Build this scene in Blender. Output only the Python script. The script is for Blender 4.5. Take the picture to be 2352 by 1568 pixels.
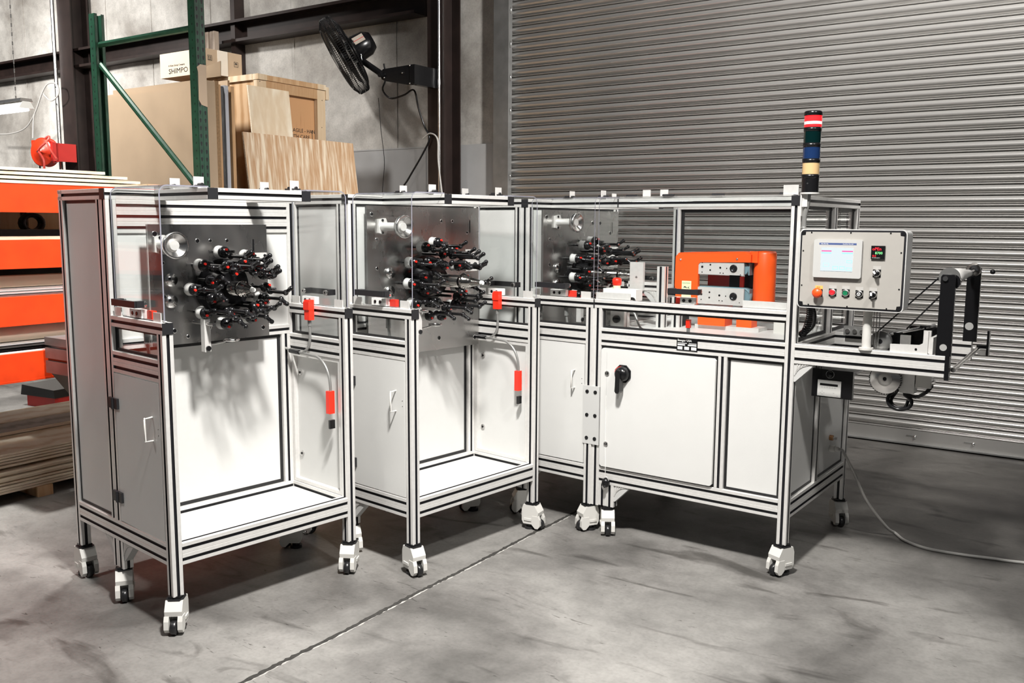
import bpy, math, random
from mathutils import Vector, Matrix
R = math.radians
random.seed(7)
D = bpy.data
COL = bpy.context.scene.collection
for o in list(D.objects): D.objects.remove(o)
sc = bpy.context.scene

# ------------------------------------------------------------ camera
F, PITCH, ROLL, HC = 2078.71, 7.421, 0.3586, 1.6191
cam = D.cameras.new('camera'); cam.sensor_width = 36; cam.lens = F*36/2352; cam.clip_start = .05; cam.clip_end = 200
co = D.objects.new('camera', cam); COL.objects.link(co)
P = R(PITCH); ph = R(ROLL)
fw = Vector((0, math.cos(P), -math.sin(P))); up = Vector((0, math.sin(P), math.cos(P))); rt = Vector((1, 0, 0))
r2 = rt*math.cos(ph)+up*math.sin(ph); u2 = -rt*math.sin(ph)+up*math.cos(ph)
M = Matrix.Identity(4)
for i in range(3): M[i][0], M[i][1], M[i][2] = r2[i], u2[i], -fw[i]
M.translation = (0, 0, HC); co.matrix_world = M
sc.camera = co

# ------------------------------------------------------------ world, lamps, exposure
w = D.worlds.new('world'); sc.world = w; w.use_nodes = True
w.node_tree.nodes['Background'].inputs[0].default_value = (.93, .96, 1, 1)
w.node_tree.nodes['Background'].inputs[1].default_value = .055
sc.view_settings.view_transform = 'Standard'; sc.view_settings.look = 'None'
sc.view_settings.exposure = 0.0; sc.view_settings.gamma = 1; sc.view_settings.use_curve_mapping = False

def lamp(name, loc, power, size, target=None, col=(1, .97, .93), spread=180, sy=None):
    l = D.lights.new(name, 'AREA'); l.energy = power; l.color = col; l.spread = R(spread)
    l.shape = 'RECTANGLE' if sy else 'DISK'; l.size = size
    if sy: l.size_y = sy
    o = D.objects.new(name, l); COL.objects.link(o); o.location = loc
    d = Vector(target)-Vector(loc) if target else Vector((0, 0, -1))
    o.rotation_euler = d.to_track_quat('-Z', 'Y').to_euler()
    return o
lamp('key_and_fill_lamp', (0.0, 2.1, 4.1), 182, .36, (-.15, 3.4, .6), spread=115)
lamp('key_and_fill_lamp', (2.0, .9, 4.5), 20, .3, (.6, 3.9, 1.0), spread=80)  # added fill, softens the feed arms' shadows on the front faces
lamp('key_and_fill_lamp', (-3.6, 6.0, 5.6), 230, .5, (-4.9, 8.4, 2.4), spread=110)
lamp('key_and_fill_lamp', (3.4, 3.4, 4.9), 230, .5, (2.3, 7.0, 3.1), spread=90)
lamp('key_and_fill_lamp', (-7.5, 9.0, 4.6), 480, .6, (-8.2, 11.8, 1.8))
lamp('key_and_fill_lamp', (-1.9, 5.3, 4.5), 42, .3, (-3.2, 5.0, .4), spread=58)  # unseen extra lamp, put in to brighten the floor plywood stack
lamp('left_fill_light', (-3.9, 2.4, 4.1), 30, .8, (-3.0, 5, .4), sy=.3, spread=120)  # added fill from the left for the plywood stack's edges

# ------------------------------------------------------------ materials
def nt(name):
    m = D.materials.new(name); m.use_nodes = True; n = m.node_tree; return m, n, n.nodes['Principled BSDF']
def mat(name, col, rough=.5, metal=0, noise=0, nscale=20, bump=0, bscale=200, emit=None, es=1, spec=None, coat=0):
    m, n, b = nt(name); c = (*col, 1)
    b.inputs['Base Color'].default_value = c; b.inputs['Roughness'].default_value = rough; b.inputs['Metallic'].default_value = metal
    if spec is not None: b.inputs['Specular IOR Level'].default_value = spec
    if coat: b.inputs['Coat Weight'].default_value = coat
    tc = n.nodes.new('ShaderNodeTexCoord')
    if noise:
        t = n.nodes.new('ShaderNodeTexNoise'); t.inputs['Scale'].default_value = nscale; t.inputs['Detail'].default_value = 6
        n.links.new(tc.outputs['Object'], t.inputs['Vector'])
        r = n.nodes.new('ShaderNodeValToRGB'); r.color_ramp.elements[0].position = .3; r.color_ramp.elements[1].position = .7
        r.color_ramp.elements[0].color = (*[x*(1-noise) for x in col], 1); r.color_ramp.elements[1].color = (*[min(1, x*(1+noise*.6)) for x in col], 1)
        n.links.new(t.outputs['Fac'], r.inputs['Fac']); n.links.new(r.outputs['Color'], b.inputs['Base Color'])
    if bump:
        t = n.nodes.new('ShaderNodeTexNoise'); t.inputs['Scale'].default_value = bscale
        n.links.new(tc.outputs['Object'], t.inputs['Vector'])
        bp = n.nodes.new('ShaderNodeBump'); bp.inputs['Strength'].default_value = bump; bp.inputs['Distance'].default_value = .002
        n.links.new(t.outputs['Fac'], bp.inputs['Height']); n.links.new(bp.outputs['Normal'], b.inputs['Normal'])
    if emit:
        b.inputs['Emission Color'].default_value = (*emit, 1); b.inputs['Emission Strength'].default_value = es
    return m
ALU = mat('anodised_aluminium', (.70, .69, .67), .38, .32, .05, 60)
SLOT = mat('black_slot_cover', (.006, .006, .009), .5)
CAP = mat('black_end_cap', (.014, .014, .016), .42)
WHITE = mat('white_laminate', (.60, .60, .585), .42, 0, .015, 8, .15, 500)
GASK = mat('black_gasket', (.008, .008, .009), .5)
CASTW = mat('cast_white_paint', (.58, .57, .54), .4)
RUB = mat('black_rubber', (.012, .012, .013), .3)
STEEL = mat('bright_steel', (.72, .71, .70), .22, 1, .08, 30)
BSTEEL = mat('dark_bolt', (.02, .02, .022), .35, .6)
BLK = mat('black_anodised', (.008, .008, .009), .25, .2)
GREYP = mat('grey_plastic', (.48, .48, .47), .45)
HMIG = mat('light_grey_enclosure', (.34, .325, .30), .5, 0, .02, 40)
RED = mat('red_plastic', (.85, .03, .012), .35)
REDB = mat('red_knob', (.7, .02, .01), .35)
ORANGE = mat('orange_paint', (.95, .105, .012), .38, 0, .04, 3)
ORB = mat('orange_rack_paint', (.88, .06, .006), .45, 0, .12, 12)
GREEN = mat('green_rack_paint', (.022, .080, .048), .35, .1, .25, 18)
BROWN = mat('primer_steel', (.022, .013, .011), .5, .2, .35, 6)
CARD = mat('cardboard', (.46, .345, .235), .8, 0, .07, 3, .1, 300)
CARDE = mat('cardboard_edge', (.30, .185, .095), .85, 0, .2, 60)
CARDW = mat('white_cardboard', (.66, .56, .44), .75, 0, .06, 4)
GREYST = mat('galvanised_guide', (.20, .20, .195), .42, .5, .2, 8)
FLEX = mat('grey_conduit', (.30, .30, .29), .35, .5)
BLUEG = mat('blue_grey_belt', (.16, .26, .30), .45)
DKRED = mat('dark_red_paint', (.5, .02, .015), .4)
TAPE = mat('packing_tape', (.62, .47, .33), .35)
WTAPE = mat('white_tape', (.75, .68, .58), .45)
PAPER = mat('paper_label', (.8, .8, .74), .6)
YEL = mat('warning_label', (.72, .78, .5), .5)
INK = mat('black_ink', (.012, .012, .012), .6)
CABLE = mat('grey_cable', (.42, .41, .39), .45)
SIL = mat('silver_print', (.6, .6, .6), .5)

def metal_plate():
    m, n, b = nt('brushed_stainless'); b.inputs['Metallic'].default_value = 1; b.inputs['Base Color'].default_value = (.50, .49, .48, 1)
    tc = n.nodes.new('ShaderNodeTexCoord'); mp = n.nodes.new('ShaderNodeMapping'); mp.inputs['Scale'].default_value = (3, 3, 1.5)
    t = n.nodes.new('ShaderNodeTexNoise'); t.inputs['Scale'].default_value = 2.4; t.inputs['Detail'].default_value = 5
    n.links.new(tc.outputs['Object'], mp.inputs['Vector']); n.links.new(mp.outputs['Vector'], t.inputs['Vector'])
    r = n.nodes.new('ShaderNodeMapRange'); r.inputs['From Min'].default_value = .3; r.inputs['From Max'].default_value = .7
    r.inputs['To Min'].default_value = .20; r.inputs['To Max'].default_value = .36
    n.links.new(t.outputs['Fac'], r.inputs['Value']); n.links.new(r.outputs['Result'], b.inputs['Roughness'])
    return m
PLATE = metal_plate()

def clear(name, tint=(.97, .98, .98), fac=1.0):
    m = D.materials.new(name); m.use_nodes = True; n = m.node_tree; n.nodes.clear()
    out = n.nodes.new('ShaderNodeOutputMaterial'); mx = n.nodes.new('ShaderNodeMixShader')
    tr = n.nodes.new('ShaderNodeBsdfTransparent'); tr.inputs[0].default_value = (*tint, 1)
    gl = n.nodes.new('ShaderNodeBsdfGlossy'); gl.inputs['Roughness'].default_value = .03
    lw = n.nodes.new('ShaderNodeLayerWeight'); lw.inputs[0].default_value = .5
    pw = n.nodes.new('ShaderNodeMath'); pw.operation = 'POWER'; pw.inputs[1].default_value = 5; n.links.new(lw.outputs['Facing'], pw.inputs[0])
    mu = n.nodes.new('ShaderNodeMath'); mu.operation = 'MULTIPLY_ADD'; mu.inputs[1].default_value = .8*fac; mu.inputs[2].default_value = .035*fac
    n.links.new(pw.outputs[0], mu.inputs[0]); n.links.new(mu.outputs[0], mx.inputs[0])
    n.links.new(tr.outputs[0], mx.inputs[1]); n.links.new(gl.outputs[0], mx.inputs[2]); n.links.new(mx.outputs[0], out.inputs[0])
    return m
CHROME = mat('polished_mandrel', (.52, .50, .47), .14, 1)
ACR = clear('clear_acrylic')
ACRE = mat('acrylic_edge', (.22, .22, .26), .2)
def lensm(name, c, es=0):
    m = mat(name, c, .15, 0, coat=.3, emit=c if es else None, es=es); return m

def wood(name, c1, c2, sc_=(1, 1, 1), dist=3, scale=4, rough=.6):
    m, n, b = nt(name); b.inputs['Roughness'].default_value = rough
    tc = n.nodes.new('ShaderNodeTexCoord'); mp = n.nodes.new('ShaderNodeMapping'); mp.inputs['Scale'].default_value = sc_
    wv = n.nodes.new('ShaderNodeTexWave'); wv.wave_type = 'BANDS'; wv.bands_direction = 'X'; wv.inputs['Scale'].default_value = scale
    wv.inputs['Distortion'].default_value = dist; wv.inputs['Detail'].default_value = 4; wv.inputs['Detail Scale'].default_value = 1.2
    n.links.new(tc.outputs['Object'], mp.inputs[0]); n.links.new(mp.outputs[0], wv.inputs[0])
    ns = n.nodes.new('ShaderNodeTexNoise'); ns.inputs['Scale'].default_value = 9; ns.inputs['Detail'].default_value = 8
    n.links.new(mp.outputs[0], ns.inputs['Vector'])
    ad = n.nodes.new('ShaderNodeMath'); ad.operation = 'MULTIPLY_ADD'; ad.inputs[1].default_value = .55
    n.links.new(wv.outputs['Fac'], ad.inputs[0]); ml = n.nodes.new('ShaderNodeMath'); ml.operation = 'MULTIPLY'; ml.inputs[1].default_value = .45
    n.links.new(ns.outputs['Fac'], ml.inputs[0]); n.links.new(ml.outputs[0], ad.inputs[2])
    r = n.nodes.new('ShaderNodeValToRGB'); r.color_ramp.elements[0].color = (*c1, 1); r.color_ramp.elements[1].color = (*c2, 1)
    r.color_ramp.elements[0].position = .2; r.color_ramp.elements[1].position = .62
    n.links.new(ad.outputs[0], r.inputs[0]); n.links.new(r.outputs[0], b.inputs['Base Color'])
    return m
PLY = wood('plywood_face', (.50, .30, .16), (.78, .66, .50), (1, 7, .7), 4, 3)
PLYL = wood('pale_plywood', (.66, .52, .36), (.82, .74, .60), (1, 2.2, .7), 6, 2)
PINE = wood('pine_board', (.46, .27, .13), (.66, .46, .28), (1, 5, .6), 2.5, 3)
PINEL = wood('pale_pine', (.60, .45, .29), (.74, .62, .46), (1, 5, .6), 2, 3)
OSB = wood('reddish_board', (.34, .15, .055), (.55, .30, .14), (1, 8, .5), 3, 4)
def plyedge():
    m, n, b = nt('plywood_edge'); b.inputs['Roughness'].default_value = .75
    tc = n.nodes.new('ShaderNodeTexCoord'); mp = n.nodes.new('ShaderNodeMapping'); mp.inputs['Scale'].default_value = (5, 5, 420)
    t = n.nodes.new('ShaderNodeTexNoise'); t.inputs['Scale'].default_value = 1; t.inputs['Detail'].default_value = 4
    n.links.new(tc.outputs['Object'], mp.inputs[0]); n.links.new(mp.outputs[0], t.inputs['Vector'])
    r = n.nodes.new('ShaderNodeValToRGB'); e = r.color_ramp.elements; e[0].position = .36; e[1].position = .52; e[0].color = (.46, .34, .22, 1); e[1].color = (.84, .76, .61, 1)
    n.links.new(t.outputs['Fac'], r.inputs[0]); n.links.new(r.outputs[0], b.inputs['Base Color']); return m
PEDGE = plyedge()
GWOOD = wood('weathered_board', (.12, .085, .06), (.30, .24, .19), (.6, 4, 1), 3, 3)

def concrete(name, base, dark, light, nsc, rough=.5, stains_and_band=True):
    m, n, b = nt(name); L = n.links.new
    tc = n.nodes.new('ShaderNodeTexCoord')
    def noise(s, det=6, dist=0, scale=None):
        t = n.nodes.new('ShaderNodeTexNoise'); t.inputs['Scale'].default_value = s; t.inputs['Detail'].default_value = det; t.inputs['Distortion'].default_value = dist
        if scale:
            mp = n.nodes.new('ShaderNodeMapping'); mp.inputs['Scale'].default_value = scale; mp.inputs['Rotation'].default_value = (0, 0, R(20))
            L(tc.outputs['Object'], mp.inputs[0]); L(mp.outputs[0], t.inputs['Vector'])
        else: L(tc.outputs['Object'], t.inputs['Vector'])
        return t.outputs['Fac']
    def ramp(src, p0, c0, p1, c1):
        r = n.nodes.new('ShaderNodeValToRGB'); e = r.color_ramp.elements
        e[0].position = p0; e[1].position = p1; e[0].color = (*c0, 1); e[1].color = (*c1, 1); L(src, r.inputs[0]); return r.outputs[0]
    def mixc(kind, fac, a, c):
        x = n.nodes.new('ShaderNodeMixRGB'); x.blend_type = kind; x.inputs[0].default_value = fac; L(a, x.inputs[1]); L(c, x.inputs[2]); return x.outputs[0]
    c = ramp(noise(nsc, 9, .5), .36, dark, .64, light)
    c = mixc('MULTIPLY', .7, c, ramp(noise(nsc*9, 4), .25, (.72, .72, .72), .6, (1, 1, 1)))
    c = mixc('MULTIPLY', .35, c, ramp(noise(60, 3), .3, (.6, .6, .6), .6, (1, 1, 1)))
    if stains_and_band:
        c = mixc('MULTIPLY', .85, c, ramp(noise(1.6, 7, 1.5, (1, 3.2, 1)), .30, (.33, .32, .31), .43, (1, 1, 1)))
        c = mixc('MULTIPLY', .8, c, ramp(noise(7, 5, 2.5, (1, 5, 1)), .27, (.25, .24, .23), .33, (1, 1, 1)))
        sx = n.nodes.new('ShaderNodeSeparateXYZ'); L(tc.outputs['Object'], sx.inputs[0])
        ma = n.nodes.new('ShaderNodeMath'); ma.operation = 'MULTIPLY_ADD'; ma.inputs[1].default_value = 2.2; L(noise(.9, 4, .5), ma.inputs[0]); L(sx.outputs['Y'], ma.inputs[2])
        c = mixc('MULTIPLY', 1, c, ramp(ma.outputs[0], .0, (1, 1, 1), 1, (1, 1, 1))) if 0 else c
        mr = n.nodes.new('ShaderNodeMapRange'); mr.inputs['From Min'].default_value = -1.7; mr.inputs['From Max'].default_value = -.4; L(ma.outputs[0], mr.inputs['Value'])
        c = mixc('MULTIPLY', 1, c, ramp(mr.outputs[0], 0, (1, 1, 1), 1, (.42, .41, .40)))  # colour darkens in a noisy-edged band towards the shutter wall
        c = mixc('ADD', .10, c, ramp(noise(130, 2), .74, (0, 0, 0), .78, (1, 1, 1)))
    L(c, b.inputs['Base Color']); b.inputs['Roughness'].default_value = rough
    bp = n.nodes.new('ShaderNodeBump'); bp.inputs['Strength'].default_value = .25; bp.inputs['Distance'].default_value = .003
    L(noise(35, 5), bp.inputs['Height']); L(bp.outputs['Normal'], b.inputs['Normal'])
    return m
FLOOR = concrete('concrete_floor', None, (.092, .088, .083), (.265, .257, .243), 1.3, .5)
WALL = concrete('dusty_wall_liner', None, (.27, .25, .225), (.60, .58, .545), 1.1, .7, False)
WAIN = mat('grey_wainscot', (.36, .36, .36), .6, 0, .06, 5)
SHUT = mat('galvanised_slat', (.44, .43, .415), .29, .76, .06, 1.5)
CRACKM = mat('crack_filler', (.03, .028, .025), .9, 0, .5, 60)
CHIP = mat('chipped_concrete', (.42, .41, .385), .8, 0, .3, 60)

# ------------------------------------------------------------ mesh builder
class MB:
    def __init__(s): s.v = []; s.f = []; s.m = []; s.mats = []; s.sm = []
    def mi(s, m):
        if m not in s.mats: s.mats.append(m)
        return s.mats.index(m)
    def add(s, vs, fs, m, smooth=False):
        b = len(s.v); s.v += [tuple(v) for v in vs]; k = s.mi(m)
        for f in fs: s.f.append([b+i for i in f]); s.m.append(k); s.sm.append(smooth)
    def box(s, x0, x1, y0, y1, z0, z1, m, bev=0):
        if bev:
            b = bev; pts = [(x0+b, y0), (x1-b, y0), (x1, y0+b), (x1, y1-b), (x1-b, y1), (x0+b, y1), (x0, y1-b), (x0, y0+b)]
            return s.prism([(p[0], p[1]) for p in pts], 'z', z0, z1, m)
        v = [(x, y, z) for z in (z0, z1) for y in (y0, y1) for x in (x0, x1)]
        s.add(v, [(0, 2, 3, 1), (4, 5, 7, 6), (0, 1, 5, 4), (2, 6, 7, 3), (0, 4, 6, 2), (1, 3, 7, 5)], m)
    def prism(s, poly, ax, a, b, m, smooth=False):
        n = len(poly)
        def mk(p, t): return {'x': (t, p[0], p[1]), 'y': (p[0], t, p[1]), 'z': (p[0], p[1], t)}[ax]
        v = [mk(p, a) for p in poly]+[mk(p, b) for p in poly]
        s.add(v, [(i, (i+1) % n, n+(i+1) % n, n+i) for i in range(n)], m, smooth)
        s.add(v, [tuple(range(n))[::-1], tuple(range(n, 2*n))], m)
    def cyl(s, p0, p1, r0, m, r1=None, n=16, caps=True, smooth=True):
        r1 = r0 if r1 is None else r1; p0 = Vector(p0); p1 = Vector(p1); d = (p1-p0).normalized()
        a = d.orthogonal().normalized(); b = d.cross(a); v = []
        for p, r in ((p0, r0), (p1, r1)):
            for i in range(n): t = 2*math.pi*i/n; v.append(p+(a*math.cos(t)+b*math.sin(t))*r)
        s.add(v, [(i, (i+1) % n, n+(i+1) % n, n+i) for i in range(n)], m, smooth)
        if caps: s.add(v, [tuple(range(n))[::-1], tuple(range(n, 2*n))], m)
    def lathe(s, p0, d, prof, m, n=20):
        p0 = Vector(p0); d = Vector(d).normalized(); a = d.orthogonal().normalized(); b = d.cross(a); v = []; k = len(prof)
        for (t, r) in prof:
            for i in range(n): q = 2*math.pi*i/n; v.append(p0+d*t+(a*math.cos(q)+b*math.sin(q))*r)
        s.add(v, [(j*n+i, j*n+(i+1) % n, (j+1)*n+(i+1) % n, (j+1)*n+i) for j in range(k-1) for i in range(n)], m, True)
    def sphere(s, c, r, m, n=12, sz=1):
        prof = [(-r*math.cos(math.pi*i/8)*sz, max(1e-5, r*math.sin(math.pi*i/8))) for i in range(9)]
        s.lathe(c, (0, 0, 1), prof, m, n)
    def tube(s, pts, r, m, n=8, sub=4):
        pts = [Vector(p) for p in pts]
        if sub > 1 and len(pts) > 2:
            q = []
            for i in range(len(pts)-1):
                a = pts[max(0, i-1)]; b = pts[i]; c = pts[i+1]; d = pts[min(len(pts)-1, i+2)]
                for j in range(sub):
                    t = j/sub; q.append(.5*((2*b)+(c-a)*t+(2*a-5*b+4*c-d)*t*t+(3*b-a-3*c+d)*t**3))
            q.append(pts[-1]); pts = q
        v = []; a = None
        for i, p in enumerate(pts):
            d = (pts[min(i+1, len(pts)-1)]-pts[max(i-1, 0)])
            d = d.normalized() if d.length > 1e-9 else Vector((0, 0, 1))
            a = d.orthogonal().normalized() if a is None else (a-d*a.dot(d)).normalized()
            b = d.cross(a)
            for k in range(n): t = 2*math.pi*k/n; v.append(p+(a*math.cos(t)+b*math.sin(t))*r)
        L = len(pts)
        s.add(v, [(j*n+i, j*n+(i+1) % n, (j+1)*n+(i+1) % n, (j+1)*n+i) for j in range(L-1) for i in range(n)], m, True)
        s.add(v, [tuple(range(n))[::-1], tuple(range((L-1)*n, L*n))], m)
    def build(s, name, parent=None, fr=None, off=None, **tags):
        if off: s.v = [(p[0]-off[0], p[1]-off[1], p[2]-off[2]) for p in s.v]
        me = D.meshes.new(name); me.from_pydata(s.v, [], s.f)
        for m in s.mats: me.materials.append(m)
        for p, k, q in zip(me.polygons, s.m, s.sm): p.material_index = k; p.use_smooth = q
        me.validate(); me.update()
        o = D.objects.new(name, me); COL.objects.link(o)
        if parent: o.parent = parent
        if fr: place(o, *fr)
        tagit(o, **tags); return o
def tagit(o, label=None, cat=None, group=None, kind=None):
    if label: o['label'] = label
    if cat: o['category'] = cat
    if group: o['group'] = group
    if kind: o['kind'] = kind
FR = {'1': (-1.9921, 4.0054, -42.02), '2': (-1.1225, 4.5967, -41.12), '3': (-.2795, 5.2042, -38.76), 'c': (.4229, 4.6512, -35.97), 'w': (3.119, 6.492, -34.0)}
def fpos(k, x, y, z=0):
    a, b, t = FR[k]; t = R(t); return Vector((a+x*math.cos(t)-y*math.sin(t), b+x*math.sin(t)+y*math.cos(t), z))
def place(o, k, x=0, y=0, z=0, rz=0):
    o.location = fpos(k, x, y, z); o.rotation_euler = (0, 0, R(FR[k][2]+rz))
def empty(name, k, x=0, y=0, z=0, rz=0, **t):
    o = D.objects.new(name, None); COL.objects.link(o); o.empty_display_size = .1; place(o, k, x, y, z, rz); tagit(o, **t); return o
def one(name, parent, fn, *a, **k):
    label = k.pop('label', None); b = MB(); getattr(b, fn)(*a, **k); return b.build(name, parent, label=label)
def dupe(o, parent, loc=None, rz=None):
    c = o.copy(); COL.objects.link(c); c.parent = parent
    if loc is not None: c.location = loc
    if rz is not None: c.rotation_euler = (0, 0, rz)
    for ch in o.children:
        d = ch.copy(); COL.objects.link(d); d.parent = c
    return c

S = .045
def slotpoly(a0, a1, b0, b1):
    """closed cross-section of slotted aluminium profile, with flags: list of (a,b,slotflag of the edge that follows)"""
    g, dp, ch = .0064, .006, .0018
    def side(L):
        n = max(1, round(L/S)); return [L/n*(i+.5) for i in range(n)], L/n
    out = []
    def run(p, d, nrm, L):
        # p start corner, d direction, nrm inward normal
        c, _ = side(L); out.append((p[0]+d[0]*ch, p[1]+d[1]*ch, 0))
        for i, t in enumerate(c):
            for dt, dd, fl in ((-g, 0, 1), (-g, dp, 2), (g, dp, 1), (g, 0, 0)):
                out.append((p[0]+d[0]*(t+dt)+nrm[0]*dd, p[1]+d[1]*(t+dt)+nrm[1]*dd, fl))
            if i < len(c)-1:
                e = (t+c[i+1])/2
                for dt, dd in ((-.0012, 0), (0, .0014), (.0012, 0)):
                    out.append((p[0]+d[0]*(e+dt)+nrm[0]*dd, p[1]+d[1]*(e+dt)+nrm[1]*dd, 0))
        out.append((p[0]+d[0]*(L-ch), p[1]+d[1]*(L-ch), 0))
    A, B = a1-a0, b1-b0
    run((a0, b0), (1, 0), (0, 1), A); run((a1, b0), (0, 1), (-1, 0), B)
    run((a1, b1), (-1, 0), (0, -1), A); run((a0, b1), (0, -1), (1, 0), B)
    return out
def bar(parent, ax, t, a, b, name='rail', caps=()):
    """slotted profile along ax from t[0] to t[1]; a,b ranges of the two other axes in x,y,z order"""
    poly = slotpoly(*a, *b); n = len(poly); mb = MB()
    def mk(p, q): return {'x': (q, p[0], p[1]), 'y': (p[0], q, p[1]), 'z': (p[0], p[1], q)}[ax]
    v = [mk(p, t[0]) for p in poly]+[mk(p, t[1]) for p in poly]
    mb.add(v, [(i, (i+1) % n, n+(i+1) % n, n+i) for i in range(n) if not poly[i][2]], ALU)
    mb.add(v, [(i, (i+1) % n, n+(i+1) % n, n+i) for i in range(n) if poly[i][2]], SLOT)
    mb.add(v, [tuple(range(n))[::-1], tuple(range(n, 2*n))], ALU)
    o = mb.build(name, parent)
    for e in caps:
        c = MB(); q0, q1 = (t[1], t[1]+.003) if e else (t[0]-.003, t[0]); i = .0005
        lo = mk((a[0]+i, b[0]+i), q0); hi = mk((a[1]-i, b[1]-i), q1)
        c.box(lo[0], hi[0], lo[1], hi[1], lo[2], hi[2], CAP); c.build('end_cap', o)
    return o
def panel(parent, ax, pos, a, b, name='panel', th=.006, gask=.011, m=None):
    """infill panel with black gasket round it, on the plane ax=pos"""
    mb = MB()
    def bx(p0, p1, a0, a1, b0, b1, mm):
        if ax == 'x': mb.box(p0, p1, a0, a1, b0, b1, mm)
        elif ax == 'y': mb.box(a0, a1, p0, p1, b0, b1, mm)
        else: mb.box(a0, a1, b0, b1, p0, p1, mm)
    bx(pos-th/2, pos+th/2, a[0]+gask, a[1]-gask, b[0]+gask, b[1]-gask, m or WHITE)
    o = mb.build(name, parent)
    if gask:
        mb = MB(); q = th/2+.002
        bx(pos-q, pos+q, a[0]-.001, a[0]+gask, b[0], b[1], GASK); bx(pos-q, pos+q, a[1]-gask, a[1]+.001, b[0], b[1], GASK)
        bx(pos-q, pos+q, a[0]+gask, a[1]-gask, b[0], b[0]+gask, GASK); bx(pos-q, pos+q, a[0]+gask, a[1]-gask, b[1]-gask, b[1], GASK)
        mb.build('gasket', o)
    return o
def text(s, size, parent, loc, plane='front', m=INK, name='lettering', ext=.0006, align='LEFT', rot=None, sx=1):
    c = D.curves.new(name, 'FONT'); c.body = s; c.size = size; c.extrude = ext; c.align_x = align; c.resolution_u = 2
    o = D.objects.new(name, c); COL.objects.link(o)
    dg = bpy.context.evaluated_depsgraph_get(); me = D.meshes.new_from_object(o.evaluated_get(dg)); D.objects.remove(o)
    me.materials.clear(); me.materials.append(m)
    o = D.objects.new(name, me); COL.objects.link(o); o.parent = parent; o.location = loc
    o.rotation_euler = {'front': (R(90), 0, 0), 'side': (R(90), 0, R(90))}[plane] if rot is None else rot
    o.scale = (sx, 1, 1); return o

# ------------------------------------------------------------ setting
b = MB(); X0, X1, Y0, Y1 = -16, 8, -14, .6
cr = -1.43
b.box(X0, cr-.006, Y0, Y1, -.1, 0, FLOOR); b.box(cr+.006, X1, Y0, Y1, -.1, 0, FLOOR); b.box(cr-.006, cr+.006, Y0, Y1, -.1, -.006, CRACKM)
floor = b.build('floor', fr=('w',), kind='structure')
# ragged crack filler and chipped lip along the joint
b = MB(); n = 420; v = []; f = []; y = -6.6
for i in range(n):
    yy = -6.6+i*(6.4/n); wl = .006+random.random()*.009; wr = .006+random.random()*.008; dx = math.sin(i*.11)*.003
    v += [(cr-wl+dx, yy, .0012), (cr+wr+dx, yy, .0012)]
for i in range(n-1): f.append((2*i, 2*i+1, 2*i+3, 2*i+2))
b.add(v, f, CRACKM); b.build('joint_sealant', floor)
b = MB(); v = []; f = []
for i in range(n):
    yy = -6.6+i*(6.4/n); dx = math.sin(i*.11)*.003; q = random.random()*.006 if (i//9) % 3 else .0
    v += [(cr+.007+dx, yy, .0008), (cr+.013+dx+q, yy, .0008)]
for i in range(n-1): f.append((2*i, 2*i+1, 2*i+3, 2*i+2))
b.add(v, f, CHIP); b.build('chipped_edge', floor)

wall = MB(); wall.box(-16, -3.94, .05, .25, 0, 6.4, WALL); wall.box(2.3, 8, .05, .25, 0, 6.4, WALL); wall.box(-3.94, 2.3, .05, .25, 5.2, 6.4, WALL)
wall = wall.build('wall_back', fr=('w',), kind='structure')
seams = [-15.8, -14.2, -12.2, -10.2, -9.24, -8.1, -6.7, -5.22, -3.94]
for i in range(len(seams)-1):
    a, c = seams[i], seams[i+1]; b = MB(); N = 12
    # quilted insulation liner, slightly bellied between its seams
    v = []; f = []
    for k in range(N+1):
        t = k/N; x = a+.004+(c-a-.008)*t; d = .018*math.sin(math.pi*t)**.6
        v += [(x, .05-.012-d, 0), (x, .05-.012-d, 6.3)]
    for k in range(N): f.append((2*k, 2*k+2, 2*k+3, 2*k+1))
    b.add(v, f, WALL, True)
    b.box(a-.012, a+.012, .028, .05, 0, 6.3, WALL)
    b.build('liner_panel', wall)
b = MB(); b.box(-3.955, -3.80, -.05, .05, 0, 5.2, GREYST); b.box(-3.80, -3.788, -.05, .01, 0, 5.2, GREYST)
b.build('trim_1', fr=('w',), kind='structure', label='dark grey steel guide at the left edge of the roller shutter')
b = MB(); b.box(-6.9, -4.81, -.002, .012, 0, 2.37, WAIN); b.box(-4.52, -3.955, -.002, .012, 0, 2.37, WAIN); b.box(-4.81, -4.52, .005, .012, 0, 2.37, WAIN)
b.box(-6.9, -4.81, -.006, .0, 2.36, 2.372, WAIN)
b.build('trim_2', fr=('w',), kind='structure', label='flat grey wainscot sheet on the lower wall left of the shutter')

def cee_girt(x0, x1, z0, z1, name):
    b = MB(); d = .20; t = .01
    b.box(x0, x1, -.01, .02, z0, z1, BROWN); b.box(x0, x1, -d+.02, -.01, z1-t, z1, BROWN); b.box(x0, x1, -d+.02, -.01, z0, z0+t, BROWN)
    b.box(x0, x1, -d+.02, -d+.028, z0+t, z0+.03, BROWN); b.box(x0, x1, -d+.02, -d+.028, z1-.03, z1-t, BROWN)
    return b.build(name, fr=('w',), kind='structure')
cee_girt(-16, -4.8, 3.62, 3.86, 'trim_3'); cee_girt(-16, -4.8, 4.95, 5.15, 'trim_4')
def column(x, wd, name, z0=0):
    b = MB(); d = .26; t = .014
    b.box(x-wd/2, x+wd/2, -d-t, -d, z0, 6.3, BROWN); b.box(x-wd/2, x+wd/2, -.02-t, -.02, z0, 6.3, BROWN)
    b.box(x-.006, x+.006, -d, -.034, z0, 6.3, BROWN)
    return b.build(name, fr=('w',), kind='structure')
column(-4.46, .20, 'trim_5', 0); column(-10.65, .30, 'trim_6', 0)
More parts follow.
